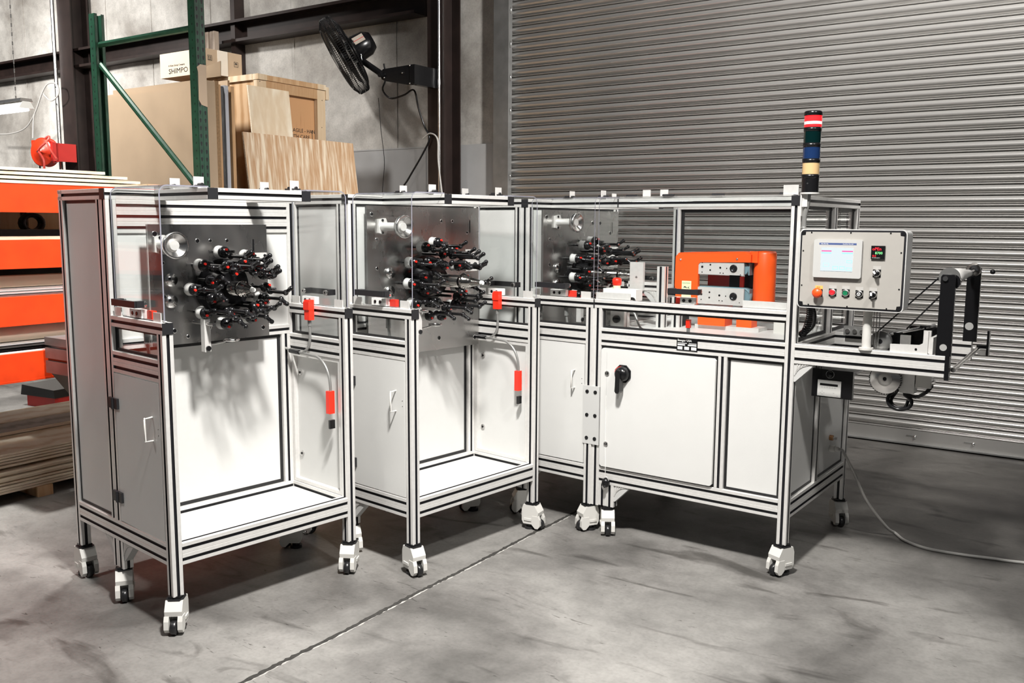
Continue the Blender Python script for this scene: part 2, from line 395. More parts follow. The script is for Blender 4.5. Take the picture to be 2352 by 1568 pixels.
# conduit on the column and second narrow post
c = MB(); c.cyl((-4.40, -.30, 0), (-4.40, -.30, 6.3), .013, STEEL, n=10)
for z in (1.0, 2.9, 4.4): c.cyl((-4.40, -.30, z), (-4.40, -.30, z+.05), .017, STEEL, n=10)
c.build('wall_conduit', fr=('w',), label='bright metal conduit running up the dark steel column by the fan', cat='conduit')
c = MB(); c.cyl((-10.86, -.30, 1.2), (-10.86, -.30, 6.3), .025, STEEL, n=10)
c.build('wall_conduit', fr=('w',), label='silver conduit on the far left steel column above the hose reel', cat='conduit')
c = MB(); c.box(-7.55, -7.48, -.12, .02, 2.0, 6.3, BROWN); c.build('trim_7', fr=('w',), kind='structure')

# roller shutter
door = empty('door_1', 'w', kind='structure')
prof = []
for i in range(9): t = i/8; prof.append((.034-.025*math.sin(math.pi*t)**.8, .0145+t*.0585))
prof = [(.042, -.001), (.022, .002), (.017, .006), (.022, .0105), (.042, .0135)]+prof+[(.040, .0742)]
b = MB(); v = [(x, p[0], p[1]) for x in (-3.80, 2.2) for p in prof]; k = len(prof)
b.add(v, [(i, i+1, k+i+1, k+i) for i in range(k-1)], SHUT, True)
slat = b.build('slat', door); slat.location = (0, 0, .112)
for i in range(1, 66):
    c = slat.copy(); COL.objects.link(c); c.location = (0, 0, .112+i*.075+0)
b = MB(); b.box(-3.80, 2.2, .012, .03, .022, .112, SHUT); b.box(-3.80, 2.2, -.03, .034, .012, .022, GREYST); b.box(-3.80, 2.2, .004, .034, .0, .012, RUB)
b.build('bottom_bar', door)
for x in (-.15, .24, .62, -.9):
    b = MB(); b.box(x-.06, x-.01, .006, .012, .07, .076, GREYST); b.sphere((x, .008, .066), .012, STEEL, 8); b.build('bolt', door)
b = MB(); b.box(-3.80, 2.2, .06, .08, 0, 5.2, SLOT); b.build('weather_seal', door)
for i in range(7):
    b = MB(); z = 1.75+i*.3; b.tube([(-3.79, -.02, z+.03), (-3.775, -.03, z+.02), (-3.775, -.03, z-.02), (-3.79, -.02, z-.03)], .003, STEEL, 6); b.build('clip', door)

# ------------------------------------------------------------ caster prototypes
def caster_meshes():
    b = MB()
    side = [(-.036, .032), (.018, .032), (.018, .078), (.05, .078), (.052, .098), (.030, .136), (-.036, .136), (-.045, .11), (-.045, .05)]
    b.prism(side, 'y', -.034, .034, CASTW)
    ch = [(.016, .030), (.034, .012), (.05, .012), (.062, .028), (.060, .06), (.052, .079), (.016, .079)]
    for y0, y1 in ((-.036, -.017), (.017, .036)): b.prism(ch, 'y', y0, y1, CASTW)
    b.box(-.034, .034, -.034, .034, .136, .1405, RUB, .012); b.box(-.025, .025, -.025, .025, .1405, .150, BLK)
    b.box(-.030, .012, -.038, .038, .05, .062, CASTW)
    b.cyl((-.045, 0, .075), (-.062, 0, .075), .006, STEEL, n=8); b.cyl((-.058, 0, .075), (-.064, 0, .075), .011, STEEL, n=10)
    h = b.build('caster')
    w_ = MB(); w_.lathe((.040, -.013, .030), (0, 1, 0), [(0, .004), (0, .024), (.004, .0298), (.022, .0298), (.026, .024), (.026, .004)], RUB, 18)
    wh = w_.build('wheel', h)
    p = MB(); p.cyl((-.012, 0, 0), (-.012, 0, .014), .03, RUB, n=16); p.cyl((-.012, 0, .014), (-.012, 0, .034), .02, RUB, n=12); p.build('foot_pad', h)
    return h
CAST = None
def caster(parent, x, y, wdir):
    """wdir: world direction of the wheel in degrees"""
    global CAST
    pr = math.degrees(parent.rotation_euler[2])
    if CAST is None: CAST = caster_meshes(); o = CAST; o.parent = parent; o.location = (x, y, 0); o.rotation_euler = (0, 0, R(wdir-pr)); return o
    return dupe(CAST, parent, (x, y, 0), R(wdir-pr))

def gusset(parent, ax, o3, sx, sz, size=.085, th=.04):
    """triangular ribbed angle bracket: corner at o3, legs along ax*sx and z*sz"""
    b = MB(); x, y, z = o3; n = 5
    def q(a, c, w_): return (x+a*sx, y+w_, z+c*sz) if ax == 'x' else (x+w_, y+a*sx, z+c*sz)
    def pr(poly, w0, w1, m):
        k = len(poly); v = [q(a, c, w0) for a, c in poly]+[q(a, c, w1) for a, c in poly]
        b.add(v, [(i, (i+1) % k, k+(i+1) % k, k+i) for i in range(k)], m); b.add(v, [tuple(range(k))[::-1], tuple(range(k, 2*k))], m)
    pr([(0, 0), (size, 0), (size, .006), (.006, size), (0, size)], .003, th-.003, GREYP)
    for i in range(n):
        t = .012+i*(size-.02)/n
        for w0, w1 in ((0, .004), (th-.004, th)): pr([(t, .001), (t+.006, .001), (.001+t*.35, .001+(size-t)*.75), (t*.35-.003, (size-t)*.72)], w0, w1, ALU)
    return b.build('corner_bracket', parent)

def pull(parent, ax, p, L, m, name='handle', horiz=True, out=-1, wire=False):
    b = MB(); x, y, z = p; d = .035 if not wire else .032
    if wire:
        b.tube([(x, y, z-L/2), (x, y+out*d, z-L/2+.002), (x, y+out*d, z+L/2-.002), (x, y, z+L/2)], .004, m, 8, 1)
        b.sphere((x, y+out*d, z-L/2+.002), .0042, m, 8); b.sphere((x, y+out*d, z+L/2-.002), .0042, m, 8)
    else:
        b.box(x-L/2, x+L/2, y+out*d-.005, y+out*d+.005, z-.013, z+.013, m)
        for s in (-1, 1):
            e = x+s*(L/2-.014); lo, hi = sorted((y, y+out*d)); b.box(e-.014, e+.014, lo, hi, z-.013, z+.013, m)
            b.cyl((e, y-out*.001, z), (e, y-out*.012, z), .012, STEEL, n=12); b.cyl((e, y-out*.012, z), (e, y-out*.0125, z), .005, BLK, n=8)
    return b.build(name, parent)

# ------------------------------------------------------------ spool / strapping station
L_, W_, LB, H_, HW, HM, HB, HCS = .894, .904, .464, 1.751, 1.236, 1.091, .3595, .148
V1, V2 = .209, .644
def guard(parent, side):
    """bent clear acrylic guard hinged on the top rail; side -1 = left, +1 = right"""
    y0 = .016 if side < 0 else W_-.016; yh = V1+.012 if side < 0 else V2+S-.012
    g = MB(); t = .005; rr = .035; x0, x1 = LB+.012, L_-.012
    path = [(y0, HW+.004), (y0, H_+.006-rr)]
    for i in range(1, 6):
        a = math.pi/2*i/5; path.append((y0-side*rr*(1-math.cos(a)), H_+.006-rr+rr*math.sin(a)))
    path.append((yh, H_+.006))
    k = len(path); off = []
    for i in range(k):
        a = Vector(path[max(0, i-1)]); c = Vector(path[min(k-1, i+1)]); d = (c-a).normalized(); nn = Vector((-d[1], d[0]))*(side*-1)
        off.append((path[i][0]-nn[0]*t*-side*0+(-side*t if i < 2 else -side*t*(1-min(1, (i-1)/5))), path[i][1]-(0 if i < 2 else t*min(1, (i-1)/5))))
    v = [(x, p[0], p[1]) for x in (x0, x1) for p in path]+[(x, p[0], p[1]) for x in (x0, x1) for p in off]
    fa = []; fb = []
    for i in range(k-1):
        fa.append((i, i+1, k+i+1, k+i)); fa.append((2*k+i, 3*k+i, 3*k+i+1, 2*k+i+1))
        fb.append((i, 2*k+i, 2*k+i+1, i+1)); fb.append((k+i, k+i+1, 3*k+i+1, 3*k+i))
    fb.append((0, k, 3*k, 2*k)); fb.append((k-1, 3*k-1, 4*k-1, 2*k-1)[::-1])
    g.add(v, fa, ACR, True); g.add(v, fb, ACRE)
    o = g.build('guard_panel', parent, label='clear acrylic guard panel')
    for x in (LB+.11, L_-.10):
        h = MB(); yy = V1+.02 if side < 0 else V2+S-.02
        h.box(x-.03, x+.03, yy-.020, yy+.020, H_+.006, H_+.012, CAP); h.cyl((x-.03, yy, H_+.014), (x+.03, yy, H_+.014), .007, CAP, n=10); h.build('hinge', o)
    pull(o, 'x', (.635, y0+side*.003, 1.297), .20, CAP, out=side)
    return o
def interlock(parent, side, x=.69):
    y = .024 if side < 0 else W_-.024; b = MB()
    b.box(x-.08, x+.02, y-.012, y+.012, HW+.004, HW+.038, mat_white)
    for xx in (x-.055, x-.02): b.cyl((xx, y-.012, HW+.021), (xx, y-.014, HW+.021), .008, BLK, n=10)
    o = b.build('latch_block', parent)
    if side < 0: r = MB(); r.box(x+.022, x+.062, y+.01, y+.03, HW+.002, HW+.034, RED); r.build('interlock_switch', parent)
RING = mat('grey_ring', (.60, .60, .58), .5)
mat_white = mat('white_nylon', (.84, .84, .82), .4)
def tab(parent, x, y, ax='x'):
    b = MB()
    if ax == 'x': b.box(x-.03, x+.03, y-.002, y+.002, HW, HW+.036, ALU); b.box(x-.03, x+.03, y, y+.022, HW, HW+.004, ALU)
    b.cyl((x, y+.012, HW+.004), (x, y+.012, HW+.009), .005, BLK, n=8)
    b.build('angle_tab', parent)

def feed_arm(parent, u0, v, z, n_, ln, ang, stage):
    """braiding arm: idler roller, black hub with red knob, rod and pivoting finger"""
    b = MB(); r = .021+.003*(stage == 0)
    b.cyl((u0-.002, v, z), (u0+n_, v, z), .007, BLK, n=8)
    a = u0+n_
    if stage == 0:
        b.lathe((a, v, z), (1, 0, 0), [(0, .002), (0, r+.004), (.006, r), (.030, r), (.034, r-.001)], GREYP, 18)
        for i in range(3): b.lathe((a+.006+i*.008, v, z), (1, 0, 0), [(0, r), (.002, r+.0018), (.004, r)], RING, 16)
    b.lathe((a+.034, v, z), (1, 0, 0), [(0, r+.001), (.012, r+.002), (.026, r*.8), (.030, r*.35), (.031, .001)], BLK, 16)
    cy, cz = math.cos(ang), math.sin(ang)
    b.cyl((a+.060, v+cy*.011, z+cz*.011), (a+.070, v+cy*.012, z+cz*.012), .0055, REDB, n=8)
    b.cyl((a+.058, v-cy*.010, z-cz*.010), (a+.068, v-cy*.010, z-cz*.010), .0048, STEEL, n=8)
    # swing link, spring and rod
    tv, tz = v-cy*.020+.002, z-cz*.016
    b.cyl((a+.05, v, z), (a+.085, tv, tz), .009, BLK, n=8)
    for i in range(6):
        q = a+.052+i*.007; b.lathe((q, v+cz*.020, z-cy*.018), (1, .2, 0), [(0, .0035), (.0016, .0062), (.0032, .0035)], BSTEEL, 8)
    b.sphere((a+.085, tv, tz), .014, BLK, 10)
    b.cyl((a+.085, tv, tz), (a+.085+ln, tv+.004, tz), .0075, BLK, n=8)
    e = a+.085+ln
    b.sphere((e, tv+.004, tz), .0125, BLK, 10); b.cyl((e+.002, tv+.004-.004, tz-.0), (e+.012, tv-.004, tz), .0055, STEEL, n=8)
    dz = .020*(1 if cz > -.2 else -1)
    b.cyl((e, tv+.004, tz), (e+.030, tv+.012, tz+dz), .0085, BLK, n=8); b.sphere((e+.030, tv+.012, tz+dz), .0105, BLK, 8)
    b.cyl((e+.030, tv+.012-.012, tz+dz), (e+.031, tv+.012-.014, tz+dz), .0045, STEEL, n=8)
    return b.build('feed_arm', parent)

def head(parent, u, v0, v1, z0, z1, vc, zc, tip, horn, seed):
    rnd = random.Random(seed)
    b = MB(); t = .012; b.box(u-t, u, v0, v1, z0, z1, PLATE)
    b.box(u-t-.0005, u-t+.001, v0-.001, v1, z0, z1, STEEL)
    pl = b.build('mounting_plate', parent, label='brushed stainless mounting plate')
    b = MB()
    for (y, z) in ((v0+.05, z0+.05), (v1-.05, z0+.05), (v0+.05, z1-.05), (v1-.05, z1-.05)): b.cyl((LB-.01, y, z), (u-t, y, z), .012, STEEL, n=10)
    b.build('standoff', pl)
    hs = [(v0+.06, z1-.16), (v1-.09, z1-.13), (v1-.28, z1-.07), (v0+.22, z1-.07), (v0+.06, z1-.30), (v0+.10, z0+.06), (v1-.30, z0+.06), (v1-.08, zc), (v0+.03, z1-.04), (v1-.03, z0+.04), (v1-.20, z1-.07), (v0+.16, z0+.03)]
    for y, z in hs:
        b = MB(); rr = rnd.choice((.006, .008, .010)); b.lathe((u, y, z), (1, 0, 0), [(0, rr+.003), (.001, rr+.002), (.001, rr)], STEEL, 14); b.cyl((u, y, z), (u+.0012, y, z), rr, BLK, n=12); b.build('bolt_hole', pl)
    b = MB(); b.box(u, u+.001, v1-.075, v1-.066, z1-.13, z1-.065, BLK); b.box(u, u+.0018, v1-.079, v1-.075, z1-.13, z1-.065, STEEL); b.build('slotted_hole', pl)
    # access cover
    b = MB(); cy0 = v1-.10 if v1-v0 > .6 else v1-.078; b.box(u, u+.004, cy0, v1-.004, zc+.03, zc+.145, ALU)
    for yy in (cy0+.012, v1-.016):
        for zz in (zc+.042, zc+.133): b.cyl((u+.004, yy, zz), (u+.009, yy, zz), .006, BLK, n=10)
    b.build('cover_plate', pl)
    # guide horn: flange, tube, flared cup
    hv, hz, hl = horn; b = MB()
    b.prism([(hv-.026, hz-.030), (hv+.020, hz-.040), (hv+.030, hz-.020), (hv+.034, hz), (hv+.030, hz+.020), (hv+.020, hz+.040), (hv-.026, hz+.034)], 'x', u, u+.012, ALU)
    for s in (-1, 1): b.cyl((u+.012, hv-.002, hz+s*.030), (u+.016, hv-.002, hz+s*.030), .0065, BLK, n=10)
    b.cyl((u, hv, hz), (u+hl, hv, hz), .020, ALU, n=20)
    b.lathe((u+hl-.02, hv, hz), (1, 0, 0), [(0, .020), (.004, .048), (.012, .052), (.028, .055), (.034, .053), (.030, .045), (.016, .026), (.008, .014), (.016, .012), (.018, .009)], STEEL, 26)
    b.cyl((u+hl-.014, hv, hz), (u+hl-.003, hv, hz), .008, BLK, n=12)
    b.build('guide_horn', pl, label='polished metal guide horn')
    # mandrel
    Lm = tip-u; b = MB()
    b.lathe((u, vc, zc), (1, 0, 0), [(0, .001), (0, .060), (.03, .060), (.03, .045), (Lm*.30, .038), (Lm*.32, .031), (Lm*.66, .031), (Lm*.665, .027), (Lm*.67, .034), (Lm*.74, .034), (Lm*.745, .027), (Lm*.82, .027), (Lm*.825, .023), (Lm*.90, .021), (Lm*.97, .013), (Lm, .012)], CHROME, 28)
    b.cyl((tip, vc, zc), (tip+.014, vc, zc), .0115, mat_white, .009, n=14)
    b.build('mandrel', pl, label='polished stepped mandrel with white tip')
    b = MB(); b.cyl((u, vc, zc), (u+.022, vc, zc), .125, BLK, n=32); b.cyl((u+.022, vc, zc), (u+.10, vc, zc), .095, BLK, .07, n=28); b.build('hub', pl)
    # feed arms in two rings
    N = 9 if seed == 1 else 11; vs = .92 if seed == 1 else 1.10
    for i in range(N):
        a = 2*math.pi*i/N+.35; rr = .170
        feed_arm(pl, u, vc+rr*math.cos(a), zc+rr*vs*math.sin(a), .045+.012*(i % 2), .05+.03*(i % 3), a, 0)
    for i in range(N):
        a = 2*math.pi*(i+.5)/N+.35; rr = .122; near = math.cos(a) < -.35 and abs(math.sin(a)) < .8
        feed_arm(pl, u+.02, vc+rr*math.cos(a), zc+rr*vs*math.sin(a), .06 if near else .10, .02 if near else (tip-u)*.20+.03*(i % 3), a+1.2, 1)
    for a in (1.0, 2.1, -1.1): feed_arm(pl, u+.02, vc+.09*math.cos(a), zc+.09*math.sin(a), .13, (tip-u)*.22, a+2.2, 1)
    for i, (dv, dz) in enumerate(((-.232, .04), (-.235, -.05))):
        b = MB(); b.lathe((u, vc+dv, zc+dz), (1, 0, 0), [(0, .001), (0, .028), (.010, .028), (.010, .001)], STEEL, 20)
        b.cyl((u+.010, vc+dv-.008, zc+dz+.006), (u+.012, vc+dv-.008, zc+dz+.006), .006, BLK, n=10); b.build('bearing_cover', pl)
    # clamp arm with eyelet
    b = MB(); cv, cz = vc-.13, zc-.175
    b.cyl((u, cv, cz+.03), (u+.16, cv, cz+.03), .008, STEEL, n=12)
    b.box(u+.075, u+.105, cv-.014, cv+.014, cz-.09, cz+.05, ALU); b.cyl((u+.105, cv, cz-.075), (u+.112, cv, cz-.075), .011, BLK, n=12)
    b.cyl((u+.09, cv, cz-.065), (u+.09, cv+.09, cz-.055), .004, STEEL, n=8)
    ring = [(u+.09+.030*math.cos(t*math.pi/8), cv+.12+.030*math.sin(t*math.pi/8), cz-.05) for t in range(17)]
    b.tube(ring, .006, STEEL, 8, 1)
    b.build('clamp_arm', pl)
    return pl

def cable_y(parent):
    """red safety switch on the right waist rail and its grey cables"""
    y = W_-S
    b = MB(); b.box(.63, .668, y-.030, y-.002, HW-.068, HW+.026, RED); b.box(.628, .67, y-.034, y-.028, HW-.02, HW+.018, RED); b.build('safety_switch', parent)
    b = MB(); b.cyl((.649, y-.016, HW-.068), (.649, y-.016, HW-.096), .009, FLEX, n=10)
    b.tube([(.649, y-.016, HW-.09), (.652, y-.016, HW-.15), (.640, y-.018, HW-.195), (.60, y-.02, HW-.225), (.555, y-.02, HW-.228), (.44, y-.03, HW-.215), (.38, y-.10, HW-.21)], .0065, FLEX, 8)
    b.tube([(.58, y-.02, HW-.226), (.66, y-.02, HW-.232), (.72, y-.02, HW-.238), (.77, y-.018, HW-.275), (.795, y-.016, HW-.33), (.80, y-.015, HW-.385)], .0065, FLEX, 8)
    b.cyl((.50, y-.025, HW-.226), (.57, y-.021, HW-.228), .011, BLK, n=8)
    b.build('switch_cable', parent)
    b = MB(); b.box(.786, .812, y-.032, y-.002, HW-.49, HW-.385, RED); b.build('safety_switch', parent)
    b = MB(); b.box(.80, .812, y-.03, y-.002, HW-.56, HW-.52, BLK); b.build('latch', parent)

def station(k, label, plate, casters, right_panel=False, seed=1, leg_block=True):
    e = empty('spooling_station', k, label=label, cat='machine', group='spooling stations of the production line')
    # posts
    bar(e, 'z', (HCS, H_-S), (0, S), (0, S), 'post'); bar(e, 'z', (HB, H_-S), (LB-2*S, LB), (0, S), 'post')
    bar(e, 'z', (HCS, H_-S), (0, S), (W_-S, W_), 'post'); bar(e, 'z', (HCS, H_-S), (LB-2*S, LB), (W_-S, W_), 'post')
    bar(e, 'z', (HCS, HW-S), (L_-S, L_), (0, S), 'post'); bar(e, 'z', (HCS, HW-S), (L_-S, L_), (W_-S, W_), 'post')
    bar(e, 'z', (HCS, HB-2*S), (LB-2*S, LB), (0, S), 'leg')
    if leg_block: bar(e, 'z', (.19, HB-2*S), (LB-.02, LB+.07), (.16, .205), 'linking_block')
    for y in (0, W_-S):
        bar(e, 'x', (0, LB-S), (y, y+S), (H_-S, H_), 'top_rail')
        bar(e, 'x', (S, L_-S), (y, y+S), (HB-2*S, HB), 'bottom_rail')
        bar(e, 'x', (LB, L_), (y, y+S), (HW-S, HW), 'waist_rail', caps=(1,))
        bar(e, 'x', (LB, L_-S), (y, y+S), (HM-2*S, HM), 'middle_rail')
    bar(e, 'y', (0, W_), (LB-S, LB), (H_-S, H_), 'top_rail', caps=(0, 1)); bar(e, 'y', (0, W_), (0, S), (H_-S-.0005, H_-.0005), 'top_rail')
    for vv in (V1, V2): bar(e, 'x', (LB, L_), (vv, vv+S), (H_-S, H_), 'hinge_rail', caps=(1,))
    bar(e, 'y', (V1+S, V2), (L_-S, L_), (H_-S, H_), 'front_top_rail')
    bar(e, 'y', (S, W_-S), (L_-S, L_), (HB-2*S, HB), 'bottom_rail'); bar(e, 'y', (S, W_-S), (0, S), (HB-2*S, HB), 'bottom_rail')
    bar(e, 'y', (S, W_-S), (LB-S, LB), (HB-.045, HB), 'cross_rail')
    # rear wall of the working space
    if k == '1':
        bar(e, 'y', (S, W_-S), (LB-S, LB), (H_-S-2*S, H_-S), 'cross_rail'); bar(e, 'y', (S, W_-S), (LB-S, LB), (H_-S-3*S-.002, H_-S-2*S), 'cross_rail')
    bar(e, 'y', (S, W_-S), (LB-S, LB), (1.088, 1.133), 'cross_rail')
    bar(e, 'z', (HB, 1.088), (LB-S, LB), (W_-2*S, W_-S), 'stile')
    panel(e, 'x', LB-.012, (S, W_-S), (1.133, H_-4*S-.002) if k == '1' else (1.133, H_-S), 'back_panel', gask=0 if k == '1' else .011)
    panel(e, 'x', LB-.022, (S, W_-2*S), (HB, 1.088), 'back_panel', gask=.016)
    # panels and door of the left side
    panel(e, 'y', .016, (S, LB-2*S), (HB, H_-S), 'side_panel', gask=.012)
    panel(e, 'x', .02, (S, W_-S), (HB, H_-S), 'rear_panel')
    panel(e, 'y', .022, (LB, L_-S), (HM, HW-S), 'window_pane', th=.004, gask=.010, m=ACR)
    d = MB(); d.box(LB+.003, L_-S-.004, .000, .012, HB+.006, HM-2*S-.004, WHITE); dr = d.build('door', e)
    pull(dr, 'x', (.785, .000, .81), .095, CASTW, wire=True)
    for z in (.47, .87):
        h = MB(); h.box(LB-.045, LB-.002, -.010, -.0005, z-.022, z+.022, CAP); h.box(LB-.002, LB+.035, -.010, -.0005, z-.022, z+.022, CAP); h.cyl((LB-.002, -.010, z-.023), (LB-.002, -.010, z+.023), .0065, CAP, n=10); h.build('hinge', dr)
    for xx, zz in ((.83, .815), (.83, .79)):
        h = MB(); h.cyl((xx, -.001, zz), (xx, .0, zz), .002, BLK, n=8); h.build('screw', dr)
    # right side: window, closed access door seen from inside
    panel(e, 'y', W_-.022, (LB, L_-S), (HM, HW-S), 'window_pane', th=.004, gask=.010, m=ACR)
    panel(e, 'y', W_-.016, (S, LB-2*S), (HB, H_-S), 'side_panel')
    d = MB(); yy = W_-.018
    d.box(LB+.003, L_-S-.004, yy, yy+.012, HB+.006, HM-2*S-.004, WHITE)
    dr = d.build('door', e)
    d = MB(); fr = .018
    for a in ((LB+.002, LB+fr, HB+.002, HM-2*S-.002), (L_-S-fr, L_-S-.002, HB+.002, HM-2*S-.002)): d.box(a[0], a[1], W_-S+.004, yy, a[2], a[3], ALU)
    d.box(LB+fr, L_-S-fr, W_-S+.004, yy, HB+.002, HB+fr, ALU); d.box(LB+fr, L_-S-fr, W_-S+.004, yy, HM-2*S-fr, HM-2*S-.002, ALU)
    d.build('door_frame', dr)
    for z in (.50, .90):
        h = MB(); h.cyl((LB+.045, yy, z), (LB+.045, yy-.006, z), .014, STEEL, n=14); h.cyl((LB+.045, yy-.006, z), (LB+.045, yy-.008, z), .006, BLK, n=8); h.build('lock', dr)
    # shelf
    s = MB(); s.box(LB, L_-.034, S-.004, W_-S+.004, HB-.040, HB-.030, WHITE); s.build('shelf', e)
    s = MB(); s.box(L_-.034, L_-.028, S, W_-S, HB-.030, HB-.026, SLOT); s.build('shelf_gasket', e)
    guard(e, -1); guard(e, 1); interlock(e, -1); interlock(e, 1, .64); cable_y(e)
    for x in (LB+.045, L_-.055): tab(e, x, .012); tab(e, x, W_-.035)
    for x, y in ((L_-.10, V1+.02), (L_-.08, V2+.02), (LB+.12, V1+.03), (LB+.12, V2+.02)):
        b = MB(); b.box(x-.002, x+.002, y-.022, y+.022, H_+.0005, H_+.045, ALU); b.box(x, x+.03, y-.022, y+.022, H_+.0005, H_+.004, ALU); b.build('angle_tab', e)
    gusset(e, 'x', (LB, .003, HB-2*S), 1, -1); gusset(e, 'x', (LB-2*S, .003, HB-2*S), -1, -1)
    # cable hanging in the left window
    b = MB(); b.cyl((.70, .035, HW-.05), (.70, .035, HW-.10), .012, FLEX, n=10); b.tube([(.70, .035, HW-.09), (.705, .04, HW-.16), (.705, .05, HW-.235)], .007, FLEX, 8, 4); b.build('flex_conduit', e)
    head(e, *plate, seed)
    for x, y, a in casters: caster(e, x, y, a)
    return e
h_ = S/2
station('1', 'left spooling station nearest the orange rack, with the smallest mounting plate', (.55, .130, .69, 1.100, 1.607, .452, 1.336, .80, (.178, 1.5228, .13)),
        [(h_, h_, -45), (LB-S, h_, -70), (L_-h_, h_, -85), (L_-h_, W_-h_, -95), (h_, W_-h_, -30), (LB-S, W_-h_, 180)], seed=1)
station('2', 'middle spooling station between the other two, its steel plate reflecting orange', (.50, .082, .855, .965, 1.700, .452, 1.336, .895, (.170, 1.601, .16)),
        [(h_, h_, -20), (LB-S, h_, -60), (L_-h_, h_, -52), (L_-h_, W_-h_, -28), (h_, W_-h_, 200), (LB-S, W_-h_, 200)], seed=2)
station('3', 'right spooling station bolted to the main cabinet by a joining plate', (.50, .09, .85, .965, 1.695, .452, 1.336, .895, (.21, 1.628, .135)),
        [(h_, h_, -30), (LB-S, h_, 190), (L_-h_, h_, -155), (h_, W_-h_, -50)], seed=3, leg_block=False)

# ------------------------------------------------------------ main cabinet
LC, DC = 1.049, .930
e = empty('main_cabinet', 'c', label='large white control cabinet with aluminium frame, red rotary switch and signal tower', cat='machine')
bar(e, 'z', (HCS, HW-S), (0, S), (0, S), 'post'); bar(e, 'z', (HCS+.005, HB-2*S), (S, 3*S), (0, S), 'leg')
bar(e, 'z', (HCS, H_-S), (LC-S, LC), (0, S), 'post'); bar(e, 'z', (HCS, H_-S), (LC-S, LC), (DC-S, DC), 'post')
bar(e, 'z', (HCS, H_-S), (0, S), (DC-S, DC), 'post'); bar(e, 'z', (HM, H_-S), (LC-S, LC), (.50, .50+S), 'post')
bar(e, 'z', (HB, HM-2*S), (.686, .686+S), (0, S), 'post'); bar(e, 'z', (HB, HM-2*S), (LC-S, LC), (.385, .385+S), 'post')
bar(e, 'x', (0, LC-S), (0, S), (HW-S, HW), 'waist_rail'); bar(e, 'x', (S, LC-S), (0, S), (HM-2*S, HM), 'middle_rail'); bar(e, 'x', (S, LC-S), (0, S), (HB-2*S, HB), 'bottom_rail')
bar(e, 'x', (S, LC-S), (DC-S, DC), (HB-2*S, HB), 'bottom_rail'); bar(e, 'x', (S, LC-S), (DC-S, DC), (HM-2*S, HM), 'middle_rail'); bar(e, 'x', (0, LC-S), (DC-S, DC), (H_-S, H_), 'top_rail')
bar(e, 'y', (0, DC), (LC-S, LC), (H_-S, H_), 'top_rail', caps=(0, 1)); bar(e, 'y', (S, DC-S), (LC-S, LC), (HM-2*S, HM), 'middle_rail'); bar(e, 'y', (S, DC-S), (LC-S, LC), (HB-2*S, HB), 'bottom_rail')
bar(e, 'y', (S, DC-S), (0, S), (HM-2*S, HM), 'middle_rail'); bar(e, 'y', (S, DC-S), (0, S), (HB-2*S, HB), 'bottom_rail')
bar(e, 'x', (0, LC-S), (V1, V1+S), (H_-S, H_), 'hinge_rail')
panel(e, 'y', .02, (S, LC-S), (HM, HW-S), 'window_pane', th=.004, gask=.011, m=ACR)
panel(e, 'y', .02, (.686+S, LC-S), (HB, HM-2*S), 'front_panel', gask=.013)
panel(e, 'x', LC-.02, (S, .385), (HB, HM-2*S), 'side_panel', gask=.013); sp = panel(e, 'x', LC-.02, (.385+S, DC-S), (HB, HM-2*S), 'side_panel', gask=.013)
panel(e, 'x', LC-.02, (S, .50), (HM, H_-S), 'window_pane', th=.004, gask=.016, m=ACR); panel(e, 'x', LC-.02, (.50+S, DC-S), (HM, H_-S), 'window_pane', th=.004, gask=.016, m=ACR)
panel(e, 'y', DC-.02, (S, LC-S), (HM, H_-S), 'window_pane', th=.004, gask=.016, m=ACR)
panel(e, 'y', DC-.02, (S, LC-S), (HB, HM-2*S), 'rear_panel')
b = MB(); b.box(S, LC-S, S, DC-S, 1.066, 1.078, WHITE); b.build('deck', e, label='white deck plate')
# electrical enclosure with door
b = MB(); b.box(S+.004, .682, .004, .32, HB+.004, HM-2*S-.004, BLK); b.build('enclosure', e)
b = MB(); zt, zb = HM-2*S-.012, HB+.008; r_ = .010
b.prism([(S+.009, zb+r_), (S+.009+r_, zb), (.680-r_, zb), (.680, zb+r_), (.680, zt-r_), (.680-r_, zt), (S+.009+r_, zt), (S+.009, zt-r_)], 'y', -.012, .003, WHITE)
dr = b.build('door', e, label='white enclosure door')
b = MB(); b.box(.0875, .0888, -.0126, -.0118, zb+.02, zt-.02, mat('door_crease', (.45, .45, .44), .5)); b.build('crease', dr)
for z in (.860, .490):
    b = MB(); b.cyl((.092, -.012, z), (.092, -.016, z), .013, STEEL, n=16); b.cyl((.092, -.016, z), (.092, -.018, z), .008, BLK, n=10); b.box(.0905, .0935, -.019, -.018, z-.007, z+.007, STEEL); b.build('lock', dr)
b = MB(); cx, cz = .185, .868
b.prism([(cx+.048*math.cos(t*math.pi/4+.39), cz+.048*math.sin(t*math.pi/4+.39)) for t in range(8)], 'y', -.020, -.0125, BLK)
b.lathe((cx, -.020, cz), (0, -1, 0), [(0, .040), (.012, .039), (.030, .030), (.036, .018), (.037, .001)], BLK, 20)
b.prism([(cx-.012, cz+.01), (cx-.017, cz-.085), (cx-.010, cz-.095), (cx+.004, cz-.095), (cx+.010, cz-.085), (cx+.012, cz+.01)], 'y', -.070, -.030, BLK)
rs = b.build('rotary_switch', dr, label='black rotary switch on red dial')
b = MB(); b.prism([(cx-.040*math.cos(a), cz+.040*math.sin(a)) for a in (.2, .5, .8, 1.1, 1.4)]+[(cx, cz)], 'y', -.0335, -.0195, RED); b.build('red_dial', rs)
b = MB(); b.tube([(.090, -.016, .745), (.088, -.014, .5), (.092, -.013, .36), (.094, -.016, .315)], .0013, mat_white, 6, 1); b.build('key_cord', e)
